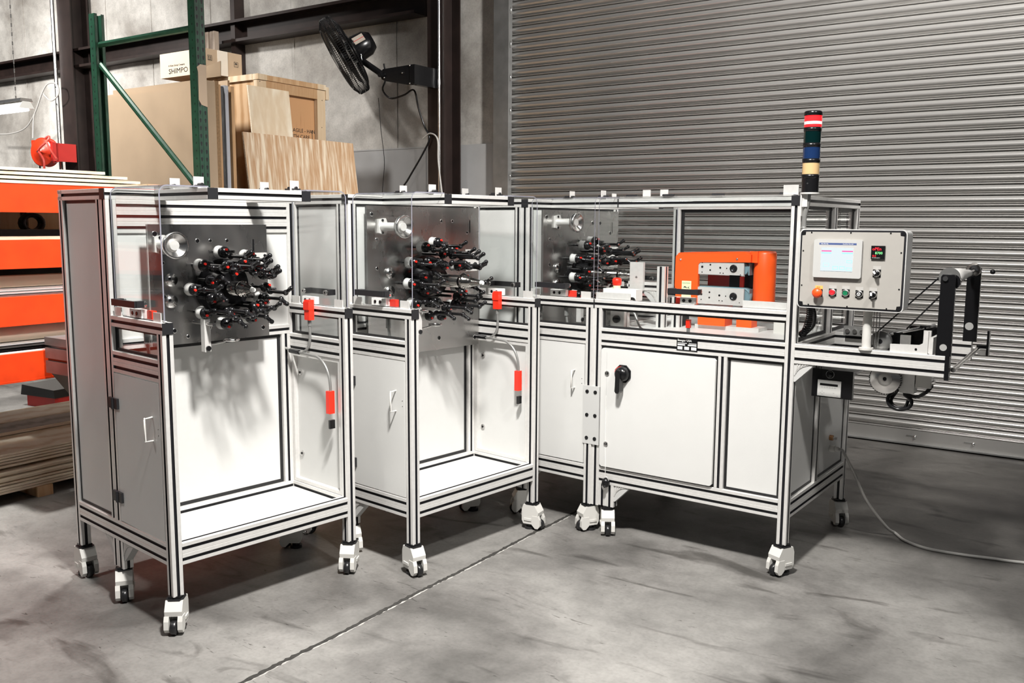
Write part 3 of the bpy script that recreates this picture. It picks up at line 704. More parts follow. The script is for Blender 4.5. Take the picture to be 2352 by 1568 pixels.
b = MB(); b.sphere((.098, -.016, .285), .022, BLK, 12, 1.2); b.cyl((.085, -.02, .262), (.10, -.035, .255), .008, STEEL, n=8); b.tube([(.094, -.02, .31), (.11, -.03, .32), (.118, -.02, .30)], .0012, mat_white, 6); b.build('hanging_key', e)
# joining plate to the station
b = MB(); b.box(-.052, .046, -.010, -.001, .474, .783, GREYP)
jp = b.build('joining_plate', e, label='grey bolted joining plate')
for x in (-.027, .022):
    for z in (.505, .628, .752): b = MB(); b.cyl((x, -.010, z), (x, -.0125, z), .010, BSTEEL, n=14); b.cyl((x, -.0125, z), (x, -.013, z), .004, BLK, n=6); b.build('bolt', jp)
# name plate
b = MB(); b.box(.471, .580, -.003, -.0003, 1.013, 1.074, BLK); npl = b.build('name_plate', e)
b = MB()
for (a, c, d, f_) in ((.476, .515, 1.038, 1.045), (.530, .575, 1.038, 1.045), (.476, .502, 1.018, 1.033), (.512, .537, 1.018, 1.033), (.548, .575, 1.018, 1.033), (.476, .525, 1.048, 1.051), (.535, .575, 1.048, 1.051)): b.box(a, c, -.0034, -.003, d, f_, SIL)
b.build('print', npl)
text('Steeger USA', .0145, npl, (.475, -.0032, 1.058), m=mat_white, ext=.0003)
gusset(e, 'x', (3*S, .003, HB-2*S), 1, -1); gusset(e, 'x', (LC, .003, .9995), 1, -1, size=.082)
# guard
g = MB(); t = .005; path = [(.016, HW+.004), (.016, 1.722)]+[(.016+.035*(1-math.cos(a)), 1.722+.035*math.sin(a)) for a in [math.pi/2*i/5 for i in range(1, 6)]]+[(V1+.02, 1.757)]
x0, x1 = .008, LC-S-.006; k = len(path)
off = [(p[0]+t*(1 if i < 2 else max(0, 1-(i-1)/5)), p[1]-t*(0 if i < 2 else min(1, (i-1)/5))) for i, p in enumerate(path)]
v = [(x, *p) for x in (x0, x1) for p in path]+[(x, *p) for x in (x0, x1) for p in off]
fa = []; fb = []
for i in range(k-1): fa += [(i, i+1, k+i+1, k+i), (2*k+i, 3*k+i, 3*k+i+1, 2*k+i+1)]; fb += [(i, 2*k+i, 2*k+i+1, i+1), (k+i, k+i+1, 3*k+i+1, 3*k+i)]
fb.append((0, k, 3*k, 2*k)); g.add(v, fa, ACR, True); g.add(v, fb, ACRE)
go = g.build('guard_panel', e, label='clear acrylic guard panel')
for x in (.08, .29, .56, .90):
    h = MB(); h.box(x-.032, x+.032, V1-.005, V1+.04, 1.757, 1.763, CAP); h.cyl((x-.032, V1+.02, 1.766), (x+.032, V1+.02, 1.766), .007, CAP, n=10); h.build('hinge', go)
for x in (.16, .26): b = MB(); b.box(x-.022, x+.022, V1+.03, V1+.034, H_+.0005, H_+.045, ALU); b.box(x-.03, x+.03, V1+.03, V1+.045, H_+.0005, H_+.004, ALU); b.build('angle_tab', e)
b = MB(); b.box(.93, 1.0, .10, .104, H_+.0005, H_+.05, ALU); b.build('angle_tab', e)
pull(go, 'x', (.505, .013, 1.300), .16, CAP)
b = MB(); b.box(.475, .55, .012, .038, HW+.002, HW+.034, mat_white)
for x in (.495, .528): b.cyl((x, .012, HW+.019), (x, .008, HW+.019), .008, BSTEEL, n=10)
b.build('latch_block', e); b = MB(); b.box(.448, .470, .02, .045, HW+.001, HW+.03, RED); b.build('interlock_switch', e)
b = MB(); b.box(.50, .52, .030, .05, HM+.03, HM+.07, RED); b.cyl((.51, .04, HM+.03), (.51, .04, HM-.0), .009, FLEX, n=10); b.build('safety_switch', e)
for a, c in ((.0, .20), (.79, 1.0)): b = MB(); b.box(a, c, .018, .021, HW, HW+.036, ALU); b.box(a, c, .021, .04, HW, HW+.003, ALU); b.build('angle_strip', e)
# emergency button box and bracket frame behind the guard
b = MB(); b.box(-.03, .165, .14, .21, 1.225, 1.283, mat_white); b.cyl((.145, .14, 1.225), (.145, .134, 1.225), .02, BLK, n=14)
bb = b.build('button_box', e)
b = MB(); b.cyl((.032, .175, 1.283), (.032, .175, 1.30), .02, YEL, n=16); b.lathe((.032, .175, 1.295), (0, 0, 1), [(0, .016), (.008, .024), (.036, .025), (.044, .018), (.045, .001)], RED, 18); b.build('emergency_button', bb, label='red mushroom button')
bar(e, 'z', (1.078, 1.40), (.20, .245), (.30, .345), 'bracket_post'); bar(e, 'x', (.03, .20), (.30, .345), (1.27, 1.315), 'bracket_arm'); gusset(e, 'x', (.20, .302, 1.27), -1, -1)
b = MB(); b.box(.05, .13, .28, .299, 1.27, 1.42, ALU); b.cyl((.09, .28, 1.34), (.09, .30, 1.34), .007, BLK, n=10); b.build('bracket_plate', e)
bar(e, 'z', (1.078, 1.24), (.26, .305), (.36, .405), 'bracket_post')
b = MB(); b.box(.04, .12, .10, .16, 1.078, 1.175, ALU); b.cyl((.08, .10, 1.13), (.08, .085, 1.13), .02, BLK, n=12); b.cyl((.11, .13, 1.08), (.11, .13, 1.18), .012, FLEX, n=10)
b.tube([(.10, .12, 1.16), (.15, .14, 1.17), (.20, .12, 1.10), (.22, .12, 1.085)], .006, FLEX); b.build('sensor_bracket', e)

# signal tower
b = MB(); tx, ty = 1.082, .005
b.box(1.0495, 1.056, -.02, .055, 1.66, 1.755, ALU); b.cyl((tx, ty, 1.755), (tx, ty, 1.762), .041, ALU, n=28); b.box(1.052, 1.078, -.012, .022, 1.70, 1.755, ALU)
b.tube([(tx-.005, ty, 1.755), (tx-.008, ty, 1.71), (tx-.018, ty, 1.66), (tx-.02, ty, 1.61)], .011, FLEX, 8)
for i in range(9): b.lathe((tx-.02, ty, 1.600-.001+i*.0095-.07), (0, 0, 1), [(0, .011), (.004, .0135), (.008, .011)], FLEX, 12)
st = b.build('signal_tower', e, label='stacked red, green, blue and amber signal tower')
b = MB(); b.cyl((tx, ty, 1.762), (tx, ty, 1.822), .0365, BLK, n=28); b.cyl((tx, ty-.037, 1.80), (tx, ty-.038, 1.80), .004, STEEL, n=8); b.build('base', st)
LN = [('amber_lens', (.58, .40, .20), 0), ('blue_lens', (.008, .025, .085), 0), ('green_lens', (.0, .010, .010), 0), ('red_lens', (.95, .03, .03), 1)]
z = 1.822
for nm, c_, es in LN:
    b = MB(); b.lathe((tx, ty, z), (0, 0, 1), [(0, .001), (0, .0375), (.018, .0385), (.018, .001)], BLK, 28); b.build('collar', st); z += .018
    b = MB(); b.lathe((tx, ty, z), (0, 0, 1), [(0, .0365), (.049, .0365)], lensm(nm, c_, 0), 28)
    if es:
        b = MB(); mr = mat('lit_red_lens', (.9, .02, .02), .2, emit=(1, .01, .02), es=1.1); b.lathe((tx, ty, z), (0, 0, 1), [(0, .0365), (.049, .0365)], mr, 28)
        hb = MB(); hb.lathe((tx, ty, z+.012), (0, 0, 1), [(0, .0368), (.012, .0368)], mat('lit_filament', (1, .6, .6), .3, emit=(1, .45, .42), es=1.3), 28)
        lo = b.build(nm, st); hb.build('lit_band', lo); z += .049; continue
    b.build(nm, st); z += .049
b = MB(); b.lathe((tx, ty, z), (0, 0, 1), [(0, .001), (0, .0385), (.016, .0385), (.020, .034), (.020, .001)], BLK, 28); b.build('top_cap', st)

# operator control panel
cp = MB(); X0_, X1_, Z0_, Z1_ = 1.072, 1.506, 1.266, 1.600
def rrect(x0, x1, z0, z1, r, n=4):
    p = []
    for cx_, cz_, a0 in ((x1-r, z1-r, 0), (x0+r, z1-r, 90), (x0+r, z0+r, 180), (x1-r, z0+r, 270)):
        for i in range(n+1): a = R(a0+90*i/n); p.append((cx_+r*math.cos(a), cz_+r*math.sin(a)))
    return p
cp.prism(rrect(X0_, X1_, Z0_, Z1_, .018), 'y', -.040, .055, GREYP); cp.prism(rrect(X0_-.004, X1_+.004, Z0_-.004, Z1_+.004, .02), 'y', -.056, -.040, GREYP)
cp = cp.build('control_panel', e, label='light grey operator control panel')
b = MB(); b.prism(rrect(X0_+.0, X1_-.0, Z0_+.0, Z1_-.0, .018), 'y', -.0565, -.0558, SLOT); b.build('panel_gasket', cp)
b = MB(); b.prism([(X0_+.024, Z0_+.008), (X1_-.024, Z0_+.008), (X1_-.022, Z0_+.022), (X1_-.008, Z0_+.024), (X1_-.008, Z1_-.024), (X1_-.022, Z1_-.022), (X1_-.024, Z1_-.008), (X0_+.024, Z1_-.008), (X0_+.022, Z1_-.022), (X0_+.008, Z1_-.024), (X0_+.008, Z0_+.024), (X0_+.022, Z0_+.022)], 'y', -.0595, -.0562, HMIG); b.build('face_plate', cp)
for x, z in ((X0_+.013, Z0_+.013), (X1_-.013, Z0_+.013), (X0_+.013, Z1_-.013), (X1_-.013, Z1_-.013)): b = MB(); b.cyl((x, -.0565, z), (x, -.060, z), .0085, BSTEEL, n=12); b.build('corner_screw', cp)
for x, z in ((1.12, 1.589), (1.285, 1.589), (1.445, 1.589), (1.12, 1.277), (1.285, 1.277), (1.445, 1.277), (1.087, 1.51), (1.087, 1.36), (1.490, 1.51), (1.490, 1.36)): b = MB(); b.cyl((x, -.0595, z), (x, -.0612, z), .0032, BLK, n=8); b.build('screw', cp)
YP = -.0595
b = MB(); b.prism(rrect(1.137, 1.338, 1.398, 1.560, .008), 'y', YP-.016, YP, mat('screen_bezel', (.43, .43, .42), .4)); sb = b.build('screen_bezel', cp)
b = MB(); b.box(1.160, 1.315, YP-.0165, YP-.0158, 1.538, 1.546, mat('blue_strip', (.06, .09, .22), .4)); b.build('brand_strip', sb)
text('Allen-Bradley', .0058, cp, (1.167, YP-.0168, 1.5398), m=mat_white, ext=.0002); text('PanelView Plus 600', .0055, cp, (1.259, YP-.0168, 1.5398), m=mat_white, ext=.0002)
SCR = mat('lit_screen', (.02, .02, .02), .3, emit=(.84, .96, 1), es=.93)
b = MB(); b.box(1.169, 1.303, YP-.0170, YP-.0158, 1.426, 1.526, SCR); scn = b.build('screen', sb)
PK = mat('screen_magenta', (.2, .02, .08), .4, emit=(.75, .12, .38), es=.9); CY = mat('screen_cyan', (.1, .4, .4), .4, emit=(.25, .72, .72), es=.9)
b = MB(); yq = YP-.0174
b.box(1.171, 1.213, yq, YP-.017, 1.509, 1.514, PK); b.box(1.257, 1.302, yq, YP-.017, 1.509, 1.514, PK); b.box(1.171, 1.213, yq, YP-.017, 1.501, 1.505, CY); b.box(1.257, 1.302, yq, YP-.017, 1.501, 1.505, CY)
def frame(x0, x1, z0, z1, m, t=.0015):
    b.box(x0, x1, yq, YP-.017, z0, z0+t, m); b.box(x0, x1, yq, YP-.017, z1-t, z1, m); b.box(x0, x0+t, yq, YP-.017, z0, z1, m); b.box(x1-t, x1, yq, YP-.017, z0, z1, m)
frame(1.278, 1.300, 1.463, 1.474, CY); frame(1.221, 1.243, 1.433, 1.448, CY); frame(1.250, 1.271, 1.433, 1.448, CY); frame(1.277, 1.300, 1.431, 1.443, CY); frame(1.180, 1.205, 1.445, 1.460, CY, .0008)
b.build('screen_graphics', cp)
b = MB(); b.box(1.373, 1.428, YP-.008, YP, 1.482, 1.537, BLK); dm = b.build('digital_meter', cp, label='black digital meter with red and green digits')
LR = mat('led_red', (.3, 0, 0), .4, emit=(1, .03, .05), es=1.6); LG = mat('led_green', (0, .3, 0), .4, emit=(.35, 1, .45), es=1.3)
def ontxt(s, size, x, z, m): text(s, size, cp, (x, YP-.0084, z), m=m, ext=.0003, name='digits')
ontxt('oPEn', .018, 1.377, 1.518, LR); ontxt('8700', .015, 1.389, 1.502, LG); ontxt('0.0', .012, 1.379, 1.491, LR)
text('SP1 MAN AUTO', .0045, cp, (1.378, YP-.0084, 1.4855), m=mat_white, ext=.0002)
def button(x, z, kind):
    b = MB(); b.box(x-.016, x+.016, YP-.0015, YP, z-.017, z+.015, BLK); b.box(x-.016, x+.016, YP-.001, YP, z+.016, z+.030, mat('legend_plate', (.40, .39, .37), .4) if kind != 'stop' else mat('amber_legend', (.85, .42, .12), .4))
    o = b.build('button_base', cp)
    if kind != 'stop':
        b = MB(); b.lathe((x, YP-.001, z), (0, -1, 0), [(0, .0155), (.008, .015), (.010, .0125), (.010, .010)], STEEL, 20); b.build('bezel_ring', o)
    b = MB()
    if kind == 'stop': b.cyl((x, YP, z), (x, YP-.02, z), .012, RED, n=16); b.lathe((x, YP-.018, z), (0, -1, 0), [(0, .014), (.004, .0215), (.010, .0215), (.018, .014), (.020, .001)], mat('orange_red_button', (.92, .08, .01), .35), 22); nm = 'emergency_stop'
    elif kind == 'red': b.lathe((x, YP-.001, z), (0, -1, 0), [(.010, .0125), (.012, .0125), (.014, .009), (.012, .006), (.012, .001)], mat('red_push', (.8, .02, .03), .3), 18); nm = 'red_button'
    elif kind == 'green': b.lathe((x, YP-.001, z), (0, -1, 0), [(.010, .0125), (.009, .008), (.009, .001)], mat('green_push', (.01, .16, .07), .3), 18); nm = 'green_button'
    elif kind == 'key':
        b.lathe((x, YP-.001, z), (0, -1, 0), [(.010, .0125), (.011, .011), (.011, .001)], BLK, 18); b.lathe((x, YP-.012, z), (0, -1, 0), [(0, .0075), (.0008, .0075), (.0008, .0055), (0, .0055)], mat_white, 16); b.box(x-.0045, x+.0045, YP-.0135, YP-.012, z+.0005, z+.002, mat_white); b.box(x-.001, x+.001, YP-.0135, YP-.012, z-.004, z+.002, mat_white); nm = 'key_switch'
    else:
        b.lathe((x, YP-.001, z), (0, -1, 0), [(.010, .0125), (.013, .012), (.013, .001)], BLK, 18)
        a = R(30) if kind == 'sel2' else 0; ca, sa = math.cos(a), math.sin(a)
        def rp(u_, v_): return (x+u_*ca-v_*sa, z+u_*sa+v_*ca)
        b.prism([rp(-.0045, -.011), rp(.0045, -.011), rp(.0045, .012), rp(-.0045, .012)], 'y', YP-.034, YP-.012, BLK); b.prism([rp(-.0042, -.002), rp(.0042, -.002), rp(.0042, .0117), rp(-.0042, .0117)], 'y', YP-.0345, YP-.034, mat_white); nm = 'selector_knob'
    b.build(nm, o)
for x, z, k_ in ((1.163, 1.331, 'stop'), (1.222, 1.335, 'red'), (1.277, 1.335, 'green'), (1.333, 1.333, 'key'), (1.389, 1.332, 'sel'), (1.399, 1.423, 'sel2')): button(x, z, k_)
text('STOP', .006, cp, (1.154, YP-.0012, 1.352), m=BLK, ext=.0002)
b = MB(); b.cyl((1.355, .01, 1.09), (1.355, .01, 1.27), .019, CASTW, n=16); b.cyl((1.355, .01, 1.09), (1.355, .01, 1.10), .03, CASTW, n=16); b.build('panel_support', e)
b = MB(); b.tube([(1.10, .03, 1.27), (1.105, .06, 1.22), (1.09, .09, 1.17), (1.04, .10, 1.12)], .016, BLK, 12, 6)
for i in range(16):
    t_ = i/15; b.lathe((1.10-.05*t_**2, .03+.07*t_, 1.265-.14*t_), (-.15, .3, -1), [(0, .016), (.003, .0185), (.006, .016)], BLK, 12)
b.build('corrugated_hose', e)
b = MB(); b.tube([(1.01, .70, 1.70), (1.012, .70, 1.5), (1.01, .69, 1.3), (1.0, .66, 1.10)], .008, FLEX, 8); b.build('flex_conduit', e)
for i in range(3):
    b = MB(); b.tube([(.93+.02*i, .55, 1.09), (.96+.02*i, .56, 1.19+.02*i), (1.0, .60, 1.15), (1.0, .68, 1.10)], .004, CABLE, 6); b.build('signal_wire', e)

# controller box hanging under the beam
b = MB(); b.box(1.052, 1.240, .262, .285, .815, .948, BLK); b.box(1.052, 1.24, .285, .45, .93, .944, BLK); cb = b.build('speed_controller', e, label='black speed controller plate')
b = MB(); b.box(1.082, 1.190, .252, .262, .822, .898, mat('controller_face', (.62, .62, .6), .4)); b.build('keypad', cb)
b = MB(); b.box(1.093, 1.176, .2515, .252, .872, .883, BLK)
for i in range(6): b.box(1.099+i*.012, 1.107+i*.012, .2515, .252, .862, .867, GREYP)
for x, z in ((1.105, .845), (1.097, .838), (1.113, .838), (1.105, .831), (1.158, .840), (1.175, .828)): b.box(x-.0035, x+.0035, .2515, .252, z-.002, z+.002, GREYP)
b.build('display', cb)
b = MB(); b.lathe((1.135, .262, .926), (0, -1, 0), [(0, .015), (.014, .014), (.018, .011), (.018, .001)], BLK, 16); b.lathe((1.135, .2615, .926), (0, -1, 0), [(0, .0175), (.0006, .0190), (0, .0195)], SIL, 20); b.build('knob', cb)

# take-up extension
bar(e, 'x', (LC, 1.67), (0, S), (HM-2*S, HM), 'extension_beam'); bar(e, 'x', (LC, 1.67), (.60, .60+S), (HM-2*S, HM), 'extension_beam')
bar(e, 'y', (S, .60), (1.49, 1.535), (HM-S-.01, HM-.01), 'cross_beam')
b = MB(); b.box(1.671, 1.688, -.002, .03, .992, HM+.02, BLK)
b.prism([(1.632, HM), (1.690, HM), (1.690, 1.415), (1.684, 1.424), (1.640, 1.424), (1.634, 1.415)], 'y', .004, .022, BLK)
ar = b.build('take_up_arm', e, label='black upright arm plate')
b = MB(); b.cyl((1.652, .004, 1.408), (1.652, -.004, 1.408), .010, STEEL, n=14); b.build('bolt', ar)
b = MB(); b.cyl((1.660, .003, HM+.035), (1.660, .0235, HM+.035), .014, mat('light_hole', (.33, .33, .32), .5), n=18); b.build('round_hole', ar)
b = MB(); b.prism([(1.632, HM), (1.690, HM), (1.690, 1.428), (1.632, 1.428)], 'y', .60, .618, BLK); b.cyl((1.656, .599, HM+.07), (1.656, .619, HM+.07), .018, mat('light_hole2', (.33, .33, .32), .5), n=18); b.build('take_up_arm', e, label='black rear upright arm plate')
b = MB(); b.cyl((1.66, .03, 1.412), (1.66, .042, 1.412), .040, GREYST, n=28); b.cyl((1.66, .022, 1.412), (1.66, .60, 1.412), .012, STEEL, n=14)
b.lathe((1.66, .10, 1.412), (0, 1, 0), [(0, .014), (0, .034), (.14, .030), (.30, .018), (.36, .016)], ALU, 24); b.cyl((1.675, .025, 1.395), (1.675, .05, 1.395), .030, BLK, n=20)
b.lathe((1.668, .52, 1.425), (0, 1, 0), [(-.02, .014), (0, .030), (.010, .030), (.016, .018), (.022, .030), (.030, .030), (.032, .010)], STEEL, 24)
b.build('capstan_roller', e)
b = MB(); b.cyl((1.69, .61, 1.415), (1.73, .61, 1.415), .004, STEEL, n=8); b.sphere((1.735, .61, 1.415), .0115, BLK, 12); b.build('lever_knob', e)
b = MB(); b.cyl((1.695, .05, 1.03), (1.695, .66, 1.06), .010, STEEL, n=14); b.build('guide_shaft', e)
b = MB(); b.box(1.69, 1.735, .615, .628, 1.06, 1.075, BLK); b.box(1.733, 1.742, .60, .64, 1.03, 1.145, BLK); b.box(1.70, 1.735, .605, .612, 1.03, 1.05, ALU); b.build('end_bracket', e)
# drive cords
b = MB(); b.tube([(1.625, .045, 1.415), (1.39, .048, 1.168)], .0035, BLK, 6, 1); b.build('drive_cord', e); b = MB(); b.tube([(1.642, .050, 1.352), (1.49, .12, 1.18)], .0035, BLK, 6, 1); b.build('drive_cord', e)
# lower rollers, blocks
b = MB(); b.lathe((1.402, .045, 1.126), (0, 1, 0), [(0, .010), (0, .043), (.028, .044), (.034, .038), (.034, .001)], GREYST, 28); b.cyl((1.402, .044, 1.126), (1.402, .047, 1.126), .010, BLK, n=14); b.cyl((1.402, .075, 1.126), (1.402, .58, 1.10), .009, STEEL, n=10); b.build('drive_roller', e)
b = MB(); b.prism([(1.452, HM+.0005), (1.60, HM+.0005), (1.60, HM+.095), (1.585, HM+.095), (1.58, HM+.045), (1.565, HM+.036), (1.452, HM+.032)], 'y', .01, .022, ALU); b.box(1.475, 1.515, .08, .095, HM-.01, HM+.065, ALU); b.box(1.555, 1.585, .14, .155, HM-.01, HM+.085, ALU); b.box(1.605, 1.618, .02, .22, HM-.0, HM+.07, ALU)
b.box(1.45, 1.60, .08, .30, HM-.03, HM-.010, ALU); b.cyl((1.555, .0095, HM+.018), (1.555, .008, HM+.018), .005, BLK, n=8)
b.build('guide_bracket', e)
b = MB(); b.box(1.42, 1.47, .12, .30, HM-.01, HM+.07, BLK); b.box(1.47, 1.60, .26, .275, HM-.01, HM+.09, BLK); b.cyl((1.40, .10, HM+.055), (1.58, .24, HM+.10), .008, STEEL, n=10); b.box(1.53, 1.57, .18, .20, HM+.095, HM+.101, BLK); b.cyl((1.55, .19, HM+.05), (1.55, .19, HM+.1), .004, BLK, n=8)
b.box(1.38, 1.46, .16, .18, HM+.05, HM+.075, GREYP); b.cyl((1.47, .17, HM+.07), (1.48, .17, HM+.075), .007, RED, n=8); b.build('traverse_unit', e)
b = MB(); b.box(1.10, 1.205, .565, .598, HM-.01, HM+.035, GREYST)
for x in (1.12, 1.155, 1.19): b.cyl((x, .565, HM+.012), (x, .558, HM+.012), .011, STEEL, n=14)
b.build('bolted_clamp', e)
for i in range(3): b = MB(); b.cyl((1.375+.012*i, .03, HM+.02), (1.375+.012*i, .03, 1.268), .0022, STEEL, n=6); b.build('spring_rod', e)
b = MB(); b.lathe((1.418, .10, .955), (0, 1, 0), [(0, .006), (0, .062), (.004, .066), (.02, .066), (.024, .062), (.024, .001)], STEEL, 40); b.lathe((1.418, .10, .955), (0, 1, 0), [(-.003, .008), (-.003, .030), (0, .030)], ALU, 24)
for i in range(40): a = 2*math.pi*i/40; b.box(1.418+.066*math.cos(a)-.002, 1.418+.066*math.cos(a)+.002, .102, .122, .955+.066*math.sin(a)-.002, .955+.066*math.sin(a)+.002, BLK)
b.cyl((1.418, .095, .958), (1.418, .099, .958), .008, BLK, n=10); b.cyl((1.418, .11, .955), (1.418, .30, .955), .012, STEEL, n=12); b.build('toothed_pulley', e)
b = MB(); b.box(1.475, 1.535, .12, .18, .90, .99, ALU); b.box(1.54, 1.60, .12, .18, .93, .995, CASTW); b.cyl((1.475, .15, .93), (1.61, .15, .96), .014, STEEL, n=10); b.box(1.46, 1.60, .13, .20, .985, 1.0, ALU); b.build('drive_motor', e)
b = MB(); b.tube([(1.47, .14, .91), (1.43, .13, .875), (1.44, .12, .84), (1.48, .12, .825), (1.52, .12, .84), (1.525, .13, .87), (1.49, .14, .895), (1.54, .14, .885), (1.58, .14, .91), (1.60, .15, .94)], .008, BLK, 8)
b.tube([(1.46, .15, .90), (1.44, .14, .86), (1.46, .13, .835), (1.50, .13, .835), (1.51, .14, .865)], .007, BLK, 8); b.build('motor_cable', e)
b = MB(); b.cyl((LC-.016, .66, .533), (LC+.002, .66, .533), .014, mat('brass_fitting', (.35, .18, .08), .35, .8), n=12); b.cyl((LC+.002, .66, .533), (LC+.02, .66, .533), .007, STEEL, n=10); b.build('air_fitting', sp)
b = MB(); b.cyl((LC-.016, .67, .475), (LC+.012, .67, .475), .017, CASTW, n=12); b.cyl((LC+.012, .67, .475), (LC+.03, .67, .475), .012, CASTW, n=10); b.build('cable_gland', sp)
for x, y, a in ((2*S, h_, -92), (LC-h_, h_, -150), (LC-h_, DC-h_, -88), (h_, DC-h_, 120)): caster(e, x, y, a)

# belt puller standing on the deck
px_, py_ = .26, .40
pu = empty('belt_puller', 'c', px_, py_, 1.078, label='orange C-shaped belt puller with two blue belts on the cabinet deck', cat='machine')
OF = (px_, py_, 1.078); ZB = 1.078
b = MB(); y0 = .40
b.prism([(.262, 1.215), (.262, 1.262), (.256, 1.30), (.258, 1.452), (.272, 1.466), (.64, 1.476), (.672, 1.470), (.672, 1.432), (.398, 1.425), (.388, 1.413), (.388, 1.205), (.380, 1.198), (.272, 1.203)], 'y', y0, y0+.022, ORANGE)
b.prism([(.262, 1.463), (.272, 1.466), (.64, 1.476), (.672, 1.470), (.665, 1.479), (.63, 1.484), (.27, 1.472)], 'y', y0+.02, y0+.20, ORANGE)
b.box(.262, .285, y0+.022, y0+.20, 1.20, 1.47, ORANGE)
b.build('orange_frame', pu, off=OF)
b = MB(); pr = [(0, .001), (0, .048), (.015, .056), (.28, .056), (.292, .050), (.296, .001)]
b.lathe((.716, y0+.085, 1.195), (0, 0, 1), pr, ORANGE, 32); b.prism([(.64, 1.43), (.70, 1.43), (.70, 1.487), (.66, 1.487)], 'y', y0+.02, y0+.12, ORANGE); b.build('motor_shroud', pu, off=OF)
for zc_, h2, nm in ((1.398, .034, 'upper'), (1.255, .046, 'lower')):
    b = MB(); x0, x1 = .384, .636 if nm == 'upper' else .64
    b.box(x0, x1, y0+.004, y0+.016, zc_-h2, zc_+h2*(.85 if nm == 'upper' else .9), ALU)
    hd = b.build('side_plate', pu, off=OF, label='drilled aluminium side plate')
    b = MB()
    b.lathe((x1-.055, y0+.004, zc_), (0, -1, 0), [(0, .020), (.003, .020), (.003, .013), (.001, .012), (.001, .001)], BSTEEL, 20)
    for dx, dz, rr in ((.025, .004, .006), (.07, .016, .0045), (.07, -.012, .0045), (.125, .002, .0055), (.16, .0, .003), (.125, -.025, .003), (.142, -.026, .003), (.025, -.024, .003), (.025, .026, .003), (.235, -.03, .0025)): b.cyl((x0+dx, y0+.0035, zc_+dz), (x0+dx, y0+.0028, zc_+dz), rr, BLK, n=10)
    b.build('bearing', hd, off=OF)
    b = MB(); rr = h2*.95; xe = x1+.018
    pth = [(x0-.01, zc_+rr)]+[(xe-.03+rr*.9*math.sin(a), zc_+rr*math.cos(a)) for a in [math.pi*i/8 for i in range(9)]]+[(x0-.01, zc_-rr)]
    inn = [(p[0]-(.003 if i not in (0, len(pth)-1) else 0), zc_+(p[1]-zc_)*.88) for i, p in enumerate(pth)]
    k2 = len(pth); y1, y2 = y0+.02, y0+.085
    v = [(p[0], y1, p[1]) for p in pth]+[(p[0], y1, p[1]) for p in inn]+[(p[0], y2, p[1]) for p in pth]+[(p[0], y2, p[1]) for p in inn]
    fs = []
    for i in range(k2-1): fs += [(i, i+1, k2+i+1, k2+i), (2*k2+i, 3*k2+i, 3*k2+i+1, 2*k2+i+1), (i, 2*k2+i, 2*k2+i+1, i+1), (k2+i, k2+i+1, 3*k2+i+1, 3*k2+i)]
    b.add(v, fs, BLUEG, True); b.cyl((xe-.03, y1+.002, zc_), (xe-.03, y2-.002, zc_), rr*.86, BLUEG, n=24); b.box(xe+.0, xe+.006, y1, y2, zc_-rr, zc_+rr*.9, BLUEG); b.build('drive_belt', pu, off=OF)
b = MB(); b.box(.40, .52, y0+.10, y0+.11, 1.30, 1.355, DKRED); b.box(.525, .585, y0+.09, y0+.10, 1.295, 1.36, BLK); b.box(.590, .612, y0+.07, y0+.08, 1.30, 1.355, RED); b.box(.60, .67, y0+.11, y0+.13, 1.21, 1.43, BLK); b.build('inner_housing', pu, off=OF)
b = MB(); b.box(.395, .545, y0+.0, y0+.10, 1.098, 1.20, ORANGE); b.box(.60, .68, y0+.02, y0+.10, 1.098, 1.20, ORANGE); b.box(.37, .72, y0+.02, y0+.14, ZB, 1.098, ALU); b.box(.26, .29, y0+.03, y0+.12, ZB, 1.21, BLK); b.build('foot', pu, off=OF)
b = MB(); b.box(.298, .352, y0-.0012, y0-.0002, 1.232, 1.325, YEL); wl = b.build('warning_label', pu, off=OF)
b = MB(); b.prism([(.306, 1.288), (.315, 1.297), (.324, 1.293), (.330, 1.286), (.322, 1.289), (.315, 1.290)], 'y', y0-.0018, y0-.0012, INK); b.prism([(.332, 1.291), (.344, 1.297), (.336, 1.290), (.345, 1.285), (.334, 1.287)], 'y', y0-.0018, y0-.0012, INK); b.build('pictogram', wl, off=OF)
o = text('CAUTION', .0095, wl, (.302-px_, -.0016, 1.310-ZB), m=mat('green_ink', (.2, .32, .15), .6), ext=.0002)
for x, z in ((.287, 1.436), (.60, 1.447)): b = MB(); b.sphere((x, y0-.001, z), .006, STEEL, 10); b.build('dome_bolt', pu, off=OF)
b = MB(); b.cyl((.775, y0+.08, 1.20), (.81, y0+.08, 1.20), .030, STEEL, n=20); b.cyl((.81, y0+.08, 1.20), (.88, y0+.08, 1.20), .018, CASTW, n=16); b.box(.79, .87, y0+.04, y0+.12, ZB, 1.175, CASTW); b.build('encoder', pu, off=OF)

# power cable running over the floor
b = MB(); gl = fpos('c', LC+.03, .67, .475)
fl = [fpos('w', *q, .0075) for q in ((.217, -2.253), (.33, -2.31), (.47, -2.305), (.62, -2.275), (.75, -2.247), (1.2, -2.1), (1.9, -1.9))]
pp = [gl, fpos('c', 1.10, .665, .472), fpos('c', 1.125, .665, .43), fpos('c', 1.15, .73, .34), fpos('c', 1.2, .74, .23), fpos('c', 1.25, .78, .14), fpos('c', 1.30, .86, .045), fpos('w', .15, -2.17, .012)]+fl
b.tube(pp, .0075, CABLE, 10, 8)
b.build('power_cable', off=tuple(gl), label='grey power cable drooping from the cabinet side onto the floor', cat='cable').location = gl

